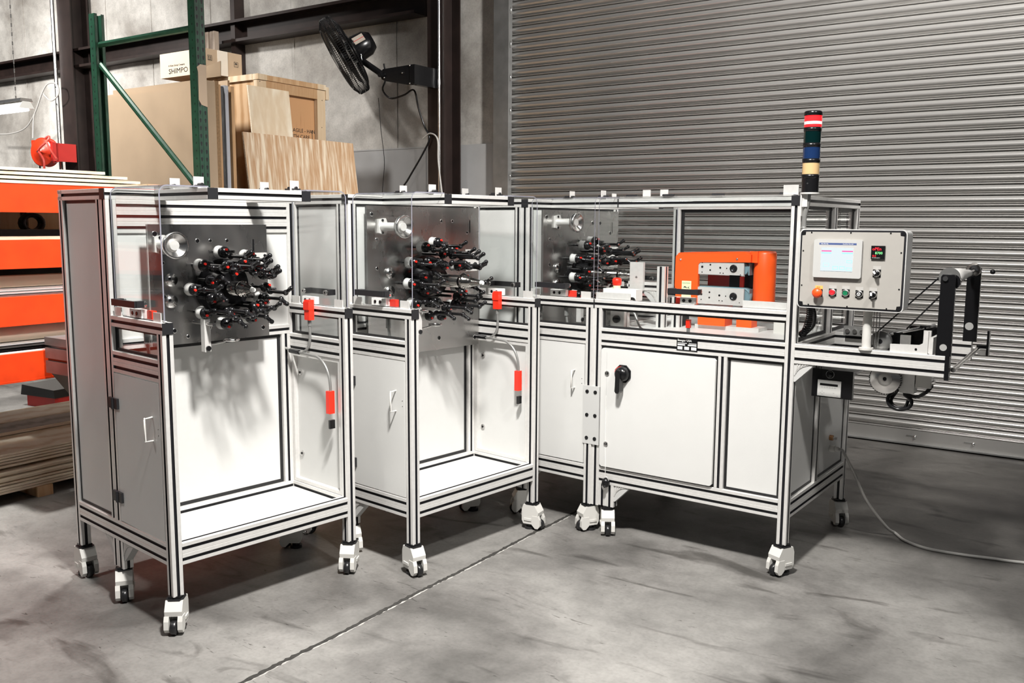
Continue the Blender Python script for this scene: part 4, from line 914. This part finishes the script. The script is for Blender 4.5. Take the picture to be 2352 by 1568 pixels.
# ------------------------------------------------------------ pallet rack
RX, RY, RD = -4.10, -3.22, 1.20
def thing(name, x, y, z, label, cat, group=None, rz=0): return empty(name, 'w', x, y, z, rz, label=label, cat=cat, group=group)
rk = thing('pallet_rack', RX, RY, 0, 'green pallet rack with four orange beam levels behind the left station', 'rack'); O = (RX, RY, 0)
def upright(x, y, h, face, nh, nm='upright'):
    """C-section post: web faces +x (or -x), holes down the web"""
    b = MB(); w_, dp, t = .076, .070, .003; s_ = face
    xw = x; xb = x-s_*dp
    a, c = sorted((xw, xw-s_*t)); b.box(a, c, y, y+w_, 0, h, GREEN)
    a, c = sorted((xw, xb))
    b.box(a, c, y, y+t, 0, h, GREEN); b.box(a, c, y+w_-t, y+w_, 0, h, GREEN)
    a, c = sorted((xb, xb+s_*t)); b.box(a, c, y, y+.022, 0, h, GREEN); b.box(a, c, y+w_-.022, y+w_, 0, h, GREEN)
    b.box(xw-s_*.0+(-.0), xw+s_*.0015 if s_ > 0 else xw, y+.034, y+.042, 0, h, GREEN)
    b.box(xw-.05, xw+.05, y-.02, y+w_+.02, 0, .008, GREEN)
    o = b.build(nm, rk, off=O)
    hb = MB(); n = int(h/.0508); e1 = xw+s_*.0008
    for i in range(n):
        z = h-.04-i*.0508
        if z < 1.2: break
        for yy, ll in ((y+.018, 0), (y+.058, 0)):
            a, c = sorted((e1, xw-s_*.001))
            k_ = [(yy+.0075*math.cos(q*math.pi/4), z+.0085*math.sin(q*math.pi/4)) for q in range(8)]; k_ = [k_[0], k_[1], k_[2], k_[3], k_[4], (yy-.0045, z-.012), (yy-.0035, z-.019), (yy+.0035, z-.019), (yy+.0045, z-.012)]
            hb.prism(k_, 'x', a, c, SLOT)
        hb.box(xw-s_*.030-.004, xw-s_*.030+.004, y-.0008, y, z-.006, z+.006, SLOT)
    hb.build('slot_holes', o, off=O, kind='stuff'); return o
upright(RX, RY, 3.6, 1, 0); upright(RX-RD+.0, RY, 3.10, -1, 0)
for yy in (RY-3.22,): upright(RX, yy, 3.6, 1, 0); upright(RX-RD, yy, 3.10, -1, 0)
def strut(p0, p1, nm):
    b = MB(); b.cyl(p0, p1, .021, GREEN, n=8, smooth=False); return b.build(nm, rk, off=O)
for yy in (RY+.038, RY-3.18):
    strut((RX-.03, yy, 2.885), (RX-RD+.03, yy, 2.885), 'horizontal_brace'); strut((RX-.03, yy, 1.80), (RX-RD+.04, yy, 2.76), 'diagonal_brace'); strut((RX-.03, yy, 1.72), (RX-RD+.04, yy, .75), 'diagonal_brace'); strut((RX-.03, yy, .2), (RX-RD+.03, yy, .2), 'horizontal_brace')
LV = [(1.822, 1.668), (1.512, 1.357), (1.198, 1.040), (.882, .722)]
for zt, zb in LV:
    for xs in (RX+.004, RX-RD-.054):
        b = MB(); b.box(xs-.0+.0, xs+.05, RY-3.14, RY-.002, zb, zt-.0, ORB); b.box(xs, xs+.052, RY-3.14, RY, zb-.004, zb+.006, ORB)
        if xs > RX: b.box(xs+.005, xs+.045, RY-.006, RY+.076, zb-.03, zt+.02, ORB)
        b.build('beam', rk, off=O)
    for yy in (RY-.55, RY-1.4, RY-2.3): b = MB(); b.box(RX-RD, RX+.004, yy-.03, yy+.03, zt-.03, zt-.002, GREYST); b.build('deck_support', rk, off=O)
def slab(name, x0, x1, y0, y1, z0, z1, m, label, cat, group=None, rz=0, edge=None):
    cx, cy = (x0+x1)/2, (y0+y1)/2; r_ = empty(name, 'w', cx, cy, z0, rz, label=label, cat=cat, group=group) if 0 else None
    b = MB(); b.box(x0, x1, y0, y1, z0, z1, m)
    if edge: b.m = [b.m[0]]*0+[b.mi(edge) if i in (2, 3, 4, 5) else k for i, k in enumerate(b.m)]
    o = b.build(name, off=(cx, cy, z0)); place(o, 'w', cx, cy, z0, rz); tagit(o, label, cat, group); return o
# plywood on the top beams
zz = 1.823
top = [(.000, 2.6, -3.62, 'lowest plywood sheet on the top rack level'), (.024, 2.5, -3.70, 'second plywood sheet from below on the top rack level'), (.048, 2.5, -3.78, 'third plywood sheet from below on the top rack level'), (.072, 2.4, -3.92, 'topmost plywood sheet on the top rack level')]
for i, (dz, ln, ye, lb) in enumerate(top): slab('plywood_sheet', RX-1.18, RX+.055-.01*i, ye-ln, ye, zz+dz, zz+dz+.016, PLYL, lb, 'plywood', 'plywood sheets on the top rack level', edge=PEDGE)
slab('board_offcut', RX-.42, RX-.02, -3.60, -3.30, 1.823, 1.853, PINEL, 'pale board offcut lying beside the plywood on the top rack level', 'board')
# second level
slab('plywood_sheet', RX-1.15, RX+.03, -6.0, -3.35, 1.513, 1.531, PLYL, 'single plywood sheet under the black bars on the second rack level', 'plywood', edge=PEDGE)
for i in range(5): slab('black_strip', RX-.34+.0*i, RX+.02-.003*i, -6.0, -3.9, 1.532+i*.0075, 1.5385+i*.0075, BLK, ('lowest', 'second', 'third', 'fourth', 'topmost')[i]+' black strip of the flat pile on the second rack level', 'strip', 'black strips on the second rack level')
t = thing('hose_coil', -4.56, -4.13, 1.548, 'black coiled hose on the second rack level', 'hose'); b = MB()
for i in range(4): b.tube([(.0+.012*i, .062*math.cos(a), .0+.055+.050*math.sin(a)) for a in [math.pi*2*j/16 for j in range(17)]], .014, RUB, 8, 1)
b.build('coil', t)
for i, (y0_, y1_, m_, hh, lb) in enumerate(((-5.6, -4.66, OSB, .20, 'brown board leaning upright at the back of the second rack level'), (-4.60, -4.57, STEEL, .24, 'thin metal channel between the upright boards'), (-4.50, -4.10, PINEL, .20, 'pale board behind the black hose coil'), (-4.09, -4.06, BLK, .22, 'dark bar between two pale boards'), (-4.05, -3.5, PINEL, .20, 'pale board nearest the rack upright'))):
    slab('upright_board' if m_ not in (STEEL, BLK) else 'metal_bar', -4.76, -4.73, y0_, y1_, 1.532, 1.532+hh-.09*(i == 9), m_, lb, 'board' if m_ not in (STEEL, BLK) else 'bar')
# third level
for i in range(3): slab('metal_sheet', RX-1.1, RX+.03-.01*i, -6.0, -3.50, 1.199+i*.014, 1.209+i*.014, mat_white if i else GREYST, ('lowest', 'middle', 'topmost')[i]+' pale sheet of the stack on the third rack level', 'sheet', 'pale sheets on the third rack level')
slab('timber_plank', RX-.20, RX-.10, -6.0, -3.70, 1.242, 1.305, PINEL, 'brown timber plank on the pale sheets of the third rack level', 'plank')
slab('carton', RX-1.0, RX-.86, -4.80, -4.58, 1.242, 1.352, mat_white, 'small white carton on the third rack level', 'box')
b = MB(); b.box(-.08, .08, -.30, .30, 0, .09, BLK); b.cyl((0, -.2, .09), (0, .2, .09), .04, BLK, n=10); b.box(-.05, .05, -.5, -.4, 0, .07, GREYST)
b.build('machine_part', fr=('w', RX-.95, -4.0, 1.242), label='dark machine part at the back of the third rack level', cat='part')
# fourth level
for i in range(4): slab('metal_sheet', RX-1.1, RX+.04-.012*i, -6.0, -3.50, .883+i*.014, .891+i*.014, (mat_white, BLK, GREYST, mat_white)[i], ('lowest', 'second', 'third', 'topmost')[i]+' thin sheet of the stack on the bottom rack level', 'sheet', 'thin sheets on the bottom rack level')
b = MB(); b.cyl((0, -1.25, .055), (0, 1.25, .055), .055, CARDW, n=20); b.cyl((0, 1.2502, .055), (0, 1.2506, .055), .04, SLOT, n=16)
b.build('cardboard_tube', fr=('w', RX-.07, -4.75, .937), label='long brown cardboard tube on the bottom rack level', cat='tube')
# bench vice stand by the left station
t = thing('machine_stand', -3.90, -4.275, 0, 'grey machine head on a perforated tapered stand behind the left station', 'machine'); b = MB()
b.box(-.11, .13, -.11, .16, .76, .83, GREYST); b.box(-.11, .13, -.11, .16, .845, .905, GREYST); b.box(-.11, .13, -.11, .16, .92, .965, GREYST); b.box(-.10, .12, -.10, .15, .83, .92, BLK); b.build('head', t)
b = MB(); b.prism([(-.10, .76), (.16, .76), (.17, .50), (.17, .02), (.11, .02), (.10, .48)], 'x', -.08, .10, mat('dark_grey_paint', (.10, .10, .095), .5)); b.box(-.12, .12, .04, .22, 0, .02, GREYST)
for i in range(6): b.cyl((.10, -.045+.030*i, .71-.042*i), (.103, -.045+.030*i, .71-.042*i), .008, SIL, n=8)
b.build('stand', t)
# floor stack of plywood
def stack(n, z0, x0, x1, y0, y1, th, gap, grp, txt):
    z = z0; names = ['lowest', 'second', 'third', 'fourth', 'fifth', 'sixth', 'seventh', 'eighth'][:n]; names[-1] = 'topmost'
    for i in range(n):
        j = random.uniform(-.012, .012)
        lb = names[i]+' plywood sheet, counted from below, '+txt
        slab('plywood_sheet', x0, x1+j, y0, y1+random.uniform(-.02, .02), z, z+th, PLYL if i in (0, n-1) or i % 3 else PLY, lb, 'plywood', grp, edge=PEDGE); z += th+gap
    return z
for i, yy in enumerate((-5.3, -4.35, -3.55)):
    slab('timber_bearer', -5.25, -4.16, yy-.045, yy+.045, 0, .062, PINE, ('bearer under the floor stack nearest the camera', 'middle bearer under the floor plywood stack', 'far bearer under the floor plywood stack')[i], 'timber', 'bearers under the floor stack')
zt = stack(8, .062, -5.30, -4.17, -5.9, -3.35, .0125, .0045, 'sheets of the lower floor stack', 'in the lower floor stack')
for i, yy in enumerate((-5.2, -4.1)): slab('timber_spacer', -5.2, -4.22, yy-.03, yy+.03, zt, zt+.014, GWOOD, ('near', 'far')[i]+' thin spacer between the two floor stacks of plywood', 'timber', 'spacers in the floor stack')
zt = stack(5, zt+.014, -5.30, -4.19, -5.9, -3.37, .0125, .0045, 'sheets of the upper floor stack', 'in the upper floor stack')
slab('weathered_board', -4.88, -4.62, -5.9, -3.36, zt, zt+.02, GWOOD, 'dark weathered board lying along the floor plywood stack', 'board', edge=PEDGE)
slab('pale_board', -5.25, -4.90, -5.9, -3.40, zt, zt+.022, PLYL, 'pale board beside the weathered board on the floor stack', 'board', edge=PEDGE)
for i in range(3): slab('black_plank', -5.10, -4.92, -6.0, -4.33+.012*(i % 2), zt+.023+i*.038, zt+.056+i*.038, mat('dark_plank', (.035, .028, .024), .6), ('lowest', 'middle', 'topmost')[i]+' dark plank of the short pile on the floor stack', 'plank', 'dark planks on the floor stack')
t = thing('tool_box', -6.75, -2.76, 0, 'red tool box with black lid on the floor beyond the plywood stack', 'box', rz=8); b = MB(); b.box(-.20, .20, -.22, .22, .0, .10, DKRED, .02); b.build('body', t)
b = MB(); b.prism([(-.22, .10), (.22, .10), (.21, .17), (-.20, .19)], 'y', -.25, .25, BLK); b.build('lid', t)

# ------------------------------------------------------------ stored boards, crate, box
CX, CY0, CY1, CZ = -5.30, -1.69, -.885, 2.89
cr_ = thing('wooden_crate', CX, CY0, 0, 'tall pine shipping crate with framed side behind the machines', 'crate'); O2 = (CX, CY0, 0)
def part(nm, m, *bx, **k): b = MB(); b.box(*bx, m); return b.build(nm, cr_, off=O2, **k)
part('side_sheet', OSB, CX-.06, CX-.045, CY0+.02, CY1-.02, .1, CZ-.02); part('back_sheet', PINEL, CX-1.75, CX-.05, CY0+.05, CY0+.065, .1, CZ-.03)
part('top_rail', PINE, CX-.03, CX, CY0+.10, CY1-.10, CZ-.135, CZ-.045); part('top_board', PINE, CX-.05, CX+.012, CY0+.10, CY1-.105, CZ-.045, CZ); part('corner_post', PINEL, CX-.04, CX, CY0, CY0+.10, .1, CZ-.05)
part('corner_post', PINEL, CX-.04, CX, CY1-.10, CY1, .1, CZ-.05); part('corner_block', PINEL, CX-.05, CX+.014, CY0-.002, CY0+.10, CZ-.046, CZ+.002); part('corner_block', PINEL, CX-.05, CX+.014, CY1-.105, CY1, CZ-.046, CZ+.002)
part('end_batten', PINEL, CX-.06, CX+.016, CY1, CY1+.035, CZ-.13, CZ-.015); part('left_sheet', PINE, CX-1.7, CX-.04, CY0, CY0+.018, .1, CZ-.05)
part('top_rail', PINEL, CX-1.75, CX-.05, CY0-.015, CY0+.10, CZ-.05, CZ); part('lid', PINEL, CX-1.75, CX-.06, CY0+.02, CY1-.01, CZ-.03, CZ-.004); part('rear_sheet', PINE, CX-1.7, CX-.05, CY1-.02, CY1, .1, CZ-.05)
for yy in (CY0+.02, CY1-.12): part('skid', PINE, CX-1.75, CX, yy, yy+.1, 0, .1)
for k_, zz in enumerate((2.44, 2.385)):
    t = text(('FRAGILE - HANDLE', 'WITH CARE')[k_], .048, cr_, (0, 0, 0), 'side', INK, ext=.0006); t.location = (-.0445, CY1-.42-CY0, zz); 
b = MB(); b.box(CX-.046, CX-.0445, CY1-.135, CY1-.128, 2.33, 2.47, INK); b.build('stamp_line', cr_, off=O2)
for yy, zz in ((CY0+.03, 2.83), (CY1-.05, 2.5), (CY1-.04, 2.75), (CY1-.06, 2.30)): b = MB(); b.cyl((CX+.0, yy, zz), (CX+.0015, yy, zz), .004, BLK, n=8); b.build('nail', cr_, off=O2)
# carton on the crate
bx = thing('cardboard_box', -5.66, -1.95, 2.892, 'printed cardboard carton standing on top of the wooden crate', 'box'); b = MB()
b.box(-.62, 0, 0, .40, 0, .21, CARD); b.build('carton', bx)
b = MB(); b.box(-.62, -.001, -.0015, 0, 0, .21, CARDW); b.build('printed_side', bx)
b = MB(); b.box(0, .0012, .135, .245, 0, .21, WTAPE); b.box(-.62, 0, .135, .245, .21, .2108, WTAPE); b.build('packing_tape', bx)
text('SHIMPO', .062, bx, (-.50, -.0022, .03), m=INK, sx=1.25); text('A Nidec Group Company', .022, bx, (-.50, -.0022, .092), m=INK)
def handling(y, z, kind):
    b = MB(); s_ = .022
    for a in ((y-s_, y+s_, z-s_, z-s_+.003), (y-s_, y+s_, z+s_-.003, z+s_), (y-s_, y-s_+.003, z-s_, z+s_), (y+s_-.003, y+s_, z-s_, z+s_)): b.box(.0002, .001, a[0], a[1], a[2], a[3], INK)
    if kind == 'up':
        for dy in (-.008, .008): b.box(.0002, .001, y+dy-.002, y+dy+.002, z-.012, z+.006, INK); b.prism([(y+dy-.006, z+.004), (y+dy+.006, z+.004), (y+dy, z+.014)], 'x', .0002, .001, INK)
        b.box(.0002, .001, y-.014, y+.014, z-.016, z-.013, INK)
    else:
        b.prism([(y-.014, z), (y+.014, z), (y+.009, z+.011), (y, z+.014), (y-.009, z+.011)], 'x', .0002, .001, INK); b.box(.0002, .001, y-.001, y+.001, z-.014, z, INK)
    b.build('handling_mark', bx)
handling(.055, .135, 'up'); handling(.335, .115, 'rain')
# cardboard and boards standing edge-on in front of the crate
def sheet(name, y, th, x0, x1, h, m, label, cat, grp=None, edge=None, lean=0):
    b = MB(); b.box(x0, x1, 0, th, 0, h, m)
    if edge: b.m = [b.mi(edge) if i in (1, 4, 5) else k for i, k in enumerate(b.m)]
    o = b.build(name, off=(x1, 0, 0)); place(o, 'w', x1, y, 0); o.rotation_euler[0] = 0; tagit(o, label, cat, grp); return o
sheet('cardboard_sheet', -2.575, .010, -6.26, -4.90, 2.645, CARD, 'large plain cardboard sheet standing in front, behind the green rack frame', 'cardboard', edge=CARDE)
sheet('cardboard_sheet', -2.555, .130, -6.08, -4.93, 2.70, CARD, 'thick folded cardboard bundle behind the large plain sheet', 'cardboard', edge=CARD)
sheet('cardboard_sheet', -2.415, .040, -6.1, -4.95, 2.71, CARD, 'narrow cardboard sheet edge beside the folded bundle', 'cardboard', edge=CARDE)
sheet('cardboard_sheet', -2.37, .030, -6.1, -4.97, 2.69, CARD, 'brown cardboard sheet next to the black panel', 'cardboard', edge=PINE)
sheet('dark_panel', -2.335, .030, -6.1, -4.98, 2.68, BLK, 'black panel standing between cardboard and pale panel', 'panel')
sheet('white_panel', -2.30, .032, -6.1, -4.97, 2.69, mat('pale_blue_grey', (.42, .43, .47), .5), 'pale grey panel standing edge-on right of the black panel', 'panel')
sheet('dark_panel', -2.265, .020, -6.1, -5.0, 2.67, BROWN, 'dark brown panel standing right of the pale grey panel', 'panel')
sheet('timber_board', -2.24, .03, -6.1, -4.97, 2.69, PINE, 'brown board edge at the right end of the standing sheets', 'board')
sheet('cardboard_sheet', -1.98, .02, -7.2, -5.33, 2.80, CARD, 'tall cardboard sheet standing furthest back against the crate', 'cardboard', edge=CARDE)
b = MB(); b.prism([(.020, .27), (.066, .27), (.066, .0), (.02, .01), (.0, .04), (.002, .22), (-.006, .25)], 'x', .0, .0025, TAPE); o = b.build('tape_strip', fr=('w', RX+.0015, RY+.008, 2.375)); tagit(o, 'crumpled tan tape strip stuck on the green rack upright', 'tape')
b = MB(); b.prism([(0, 0), (.27, .0), (.275, .11), (0, .07)], 'y', 0, .008, CARD); o = b.build('cardboard_flap', fr=('w', -4.95, -2.57, 2.70)); tagit(o, 'torn cardboard flap sticking up beside the rack upright', 'cardboard')
# leaning plywood pieces
def leaner(name, x, y0, y1, z0, z1, m, label, tilt, edge=PEDGE, skew=0, th=.015):
    b = MB(); w_ = y1-y0; h = z1-z0
    v = [(0, 0, 0), (0, w_, 0-.0), (0, w_-skew, h-.0), (0, -skew, h), (th, 0, 0), (th, w_, 0), (th, w_-skew, h), (th, -skew, h)]
    b.add(v, [(0, 1, 2, 3)], m); b.add(v, [(4, 7, 6, 5)], m); b.add(v, [(0, 4, 5, 1), (1, 5, 6, 2), (2, 6, 7, 3), (3, 7, 4, 0)], edge)
    o = b.build(name); place(o, 'w', x, y0, z0); o.rotation_euler[1] = R(-tilt); tagit(o, label, 'plywood'); return o
leaner('plywood_sheet', -4.85, -1.98, -.69, .0, 2.37, PLY, 'streaky plywood sheet leaning against the tall crate', 6, skew=.06)
leaner('plywood_piece', -5.065, -1.865, -1.41, 1.2, 2.775, PLYL, 'pale plywood piece with arched grain leaning behind the streaky sheet', 6)
b = MB(); b.box(-.04, .04, 0, .45, 0, 1.19, PINE); o = b.build('timber_prop', fr=('w', -5.11, -1.865, 0)); tagit(o, 'hidden timber block under the pale plywood piece', 'timber')
for i, x in enumerate((-7.72, -7.61)):
    b = MB(); b.box(x, x+.075, -.36, -.30, 0, 3.72, GWOOD); o = b.build('tall_plank', off=(x, -.33, 0)); place(o, 'w', x, -.33, 0); tagit(o, ('left', 'right')[i]+' of two brown planks standing against the wall behind the carton', 'plank', 'planks standing at the wall')

# ------------------------------------------------------------ wall fan
fc = fpos('w', -5.32, -.62, 3.10); col = fpos('w', -4.46, -.30, 3.0)
fan = D.objects.new('wall_fan', None); COL.objects.link(fan); fan.location = col; fan.rotation_euler = (0, 0, R(-34)); tagit(fan, 'black caged industrial fan mounted on the dark steel column', 'fan')
C0 = Vector((-5.30+4.46, -.62+.30, .20)); ax = Vector((-.61, -.61, -.51)).normalized(); a_ = Vector((0, 1, 0)).cross(ax).normalized(); b_ = ax.cross(a_)
RF = .385
def fp(t, r, q): return C0+ax*t+(a_*math.cos(q)+b_*math.sin(q))*r
b = MB()
for t_, r_ in ((-.085, .10), (-.092, .20), (-.082, .30), (-.05, RF-.01), (0, RF), (.05, RF-.01), (.082, .30), (.092, .20), (.095, .10)): b.tube([fp(t_, r_, 2*math.pi*i/36) for i in range(37)], .0035, BLK, 5, 1)
for i in range(110):
    q = 2*math.pi*i/110; b.tube([fp(-.088, .06, q), fp(-.09, .2, q+.05), fp(-.075, .32, q+.08), fp(-.04, RF-.004, q+.1), fp(.04, RF-.004, q+.1), fp(.078, .32, q+.06), fp(.093, .2, q+.03), fp(.096, .06, q)], .0024, BLK, 4, 1)
b.build('cage', fan)
b = MB(); b.cyl(C0+ax*.094, C0+ax*.10, .07, BLK, n=20); b.build('cage_badge', fan)
for k in range(4):
    b = MB(); v = []; q0 = k*math.pi/2
    for i in range(7):
        r_ = .05+i*.05; wd = .22+.10*math.sin(i/6*math.pi); 
        for j in range(5):
            s_ = (j-2)/2; v.append(fp(.035*s_*(1-.3*i/6), r_, q0+s_*wd*(.32/(r_+.12))*.9))
    fs = [(i*5+j, i*5+j+1, (i+1)*5+j+1, (i+1)*5+j) for i in range(6) for j in range(4)]; b.add(v, fs, mat('fan_blade', (.03, .026, .024), .3, .6), True); b.build('blade', fan)
b = MB(); b.cyl(C0-ax*.03, C0+ax*.04, .055, BLK, n=18); b.build('blade_hub', fan)
b = MB(); m0 = C0-ax*.09; b.lathe(tuple(m0), tuple(-ax), [(-.04, .001), (-.04, .10), (.04, .128), (.16, .118), (.22, .08), (.23, .001)], BLK, 24); mo = b.build('motor', fan)
q = m0-ax*.09; side = Vector((0, -1, 0)); side = (side-ax*side.dot(ax)).normalized(); up_ = ax.cross(side)
b = MB(); cc = q+side*.124
v = [cc+(-ax)*dx+up_*dz for dx, dz in ((-.05, -.045), (.06, -.045), (.06, .035), (-.05, .035))]; v2 = [p+side*.003 for p in v]
b.add(v+v2, [(4, 5, 6, 7), (0, 3, 2, 1), (0, 1, 5, 4), (1, 2, 6, 5), (2, 3, 7, 6), (3, 0, 4, 7)], mat('motor_label', (.42, .36, .30), .5)); 
v = [cc+side*.0035+(-ax)*dx+up_*dz for dx, dz in ((-.05, -.010), (.06, -.010), (.06, -.004), (-.05, -.004))]; b.add(v, [(0, 1, 2, 3)], DKRED); b.build('rating_label', mo)
b = MB(); piv = C0-ax*.20+Vector((0.03, 0, -.13))
b.prism([(-.37, -.055), (-.33, -.075), (-.05, -.13), (-.0, -.13), (-.0, .045), (-.35, .035), (-.38, .01)], 'y', -.32, -.28, BLK); b.box(-.02, .035, -.325, .02, -.13, .045, BLK)
b.cyl((-.35, -.32, -.02), tuple(m0-ax*.06+Vector((0, 0, -.09))), .03, BLK, n=10); b.cyl((-.36, -.36, -.02), (-.36, -.27, -.02), .022, BLK, n=12)
for x, z in ((-.02, .038), (-.02, -.12), (-.33, -.045), (-.36, .0), (-.11, -.02)): b.sphere((x, -.325, z), .008, STEEL, 8)
b.build('wall_bracket', fan)
b = MB(); s0 = m0-ax*.12+side*.1
b.tube([s0+Vector((0, 0, .03)), s0+Vector((0, -.01, -.08)), s0+Vector((.01, -.005, -.20)), s0+Vector((.03, 0, -.30))], .004, STEEL, 6)
for i in range(9): b.sphere(s0+Vector((.002*i, -.008, .02-.035*i)), .0065, STEEL, 6)
b.build('pull_chain', fan)
def cord(name, pts, r, m, label, cat='cord'):
    P0_ = fpos('w', *pts[0]); b = MB(); b.tube([fpos('w', *p)-P0_ for p in pts], r, m, 6, 6); o = b.build(name); o.location = P0_; tagit(o, label, cat); return o
cord('fan_power_cord', [(-4.95, -.45, 3.12), (-4.93, -.45, 2.98), (-4.97, -.45, 2.88), (-4.90, -.42, 2.80), (-4.75, -.40, 2.82), (-4.64, -.38, 2.86), (-4.62, -.34, 2.70), (-4.58, -.30, 2.53), (-4.52, -.30, 2.42), (-4.60, -.30, 2.28), (-4.78, -.30, 2.05), (-4.88, -.32, 1.88), (-4.9, -.32, 1.5)], .009, BLK, 'black fan power cord looping down to the wainscot')
cord('pull_string', [(-4.98, -.50, 2.80), (-4.97, -.48, 2.5), (-4.95, -.46, 2.2), (-4.98, -.46, 1.9), (-4.97, -.45, 1.6)], .0035, BLK, 'thin pull string hanging below the fan')
cord('wall_wire', [(-4.60, -.30, 2.42), (-4.5, -.31, 2.46), (-4.41, -.315, 2.40), (-4.40, -.318, 2.2), (-4.36, -.315, 1.9)], .008, CABLE, 'grey wire running beside the conduit on the column')
# spikes / knots on the wall liner
# ------------------------------------------------------------ hose reel, shop light, loops at far left
hr = thing('hose_reel', -10.68, -.62, 2.50, 'red retractable air hose reel on the far left column', 'hose reel')
RR = mat('red_reel', (.50, .03, .008), .3); RH = mat('red_hose', (.7, .09, .07), .4)
ax2 = (.30, -.95, 0)
b = MB(); b.lathe((-.06, .10, 0), ax2, [(0, .001), (0, .17), (.012, .185), (.02, .17), (.03, .13), (.10, .13), (.11, .17), (.118, .185), (.13, .17), (.132, .12), (.15, .11), (.152, .06), (.17, .05), (.172, .001)], RR, 36); b.build('drum', hr)
b = MB(); b.prism([(-.28, .13), (-.20, .165), (.0, .17), (.12, .13), (.20, .11), (.20, -.13), (.10, -.14), (.06, .02), (-.06, .10), (-.20, .08), (-.25, .03)], 'y', .05, .075, DKRED); b.box(-.26, -.20, -.02, .05, .09, .16, RR); b.box(.15, .20, .0, .32, -.12, .11, DKRED); b.build('bracket', hr)
b = MB(); b.cyl((-.01, -.08, 0), (.05, -.10, .015), .014, STEEL, n=10); b.tube([(.05, -.10, .015), (.14, -.12, .05), (.26, -.12, .10), (.31, -.1, .15), (.27, -.08, .18), (.14, -.05, .165)], .014, RH, 8, 5); b.tube([(.28, -.12, .11), (.40, -.14, .0), (.55, -.15, -.12)], .014, RH, 8, 4)
b.tube([(.05, -.10, -.01), (.15, -.13, -.05), (.23, -.14, -.13), (.20, -.13, -.25), (.07, -.12, -.33)], .014, RH, 8, 5); b.build('hose', hr)
cord('black_air_line', [(-11.0, -.5, 2.66), (-11.02, -.5, 2.4), (-11.0, -.5, 2.0), (-11.0, -.45, 1.6)], .012, BLK, 'black air line dropping from the hose reel bracket', 'hose')
cord('hanging_wire', [(-12.6, -.3, 2.85), (-12.1, -.3, 2.83), (-11.6, -.35, 2.88), (-11.25, -.4, 3.05), (-11.0, -.42, 3.30), (-10.85, -.42, 3.40), (-10.65, -.42, 3.38), (-10.62, -.42, 3.25), (-10.8, -.42, 3.18), (-10.98, -.42, 3.28)], .010, CABLE, 'grey cable swag with a loop hung on the left column')
cord('hanging_wire', [(-11.25, -.4, 3.05), (-11.3, -.4, 2.95), (-11.3, -.42, 2.72)], .008, CABLE, 'short grey cable dropping to the hose reel')
sl = thing('shop_light', -9.40, -1.5, 2.88, 'lit fluorescent strip light hanging on a chain at the left edge', 'light'); b = MB()
b.prism([(-.09, 0), (.09, 0), (.045, .075), (-.045, .075)], 'x', -1.2, 0, CASTW); b.prism([(-.075, .075), (.075, .075), (.06, .11), (-.06, .11)], 'x', -1.2, 0, STEEL); b.build('housing', sl)
for y in (-.04, .04): b = MB(); b.cyl((-1.15, y, -.012), (-.05, y, -.012), .013, mat('lit_tube', (1, 1, 1), .5, emit=(1, .98, .94), es=9), n=12); b.build('tube_lamp', sl)
b = MB()
for x in (-.22, -1.0):
    for i in range(42): b.box(x-.006+(.004 if i % 2 else 0), x+.006-(.004 if i % 2 else 0), -.002 if i % 2 else -.005, .002 if i % 2 else .005, .11+i*.05, .11+i*.05+.045, STEEL)
b.build('chain', sl)
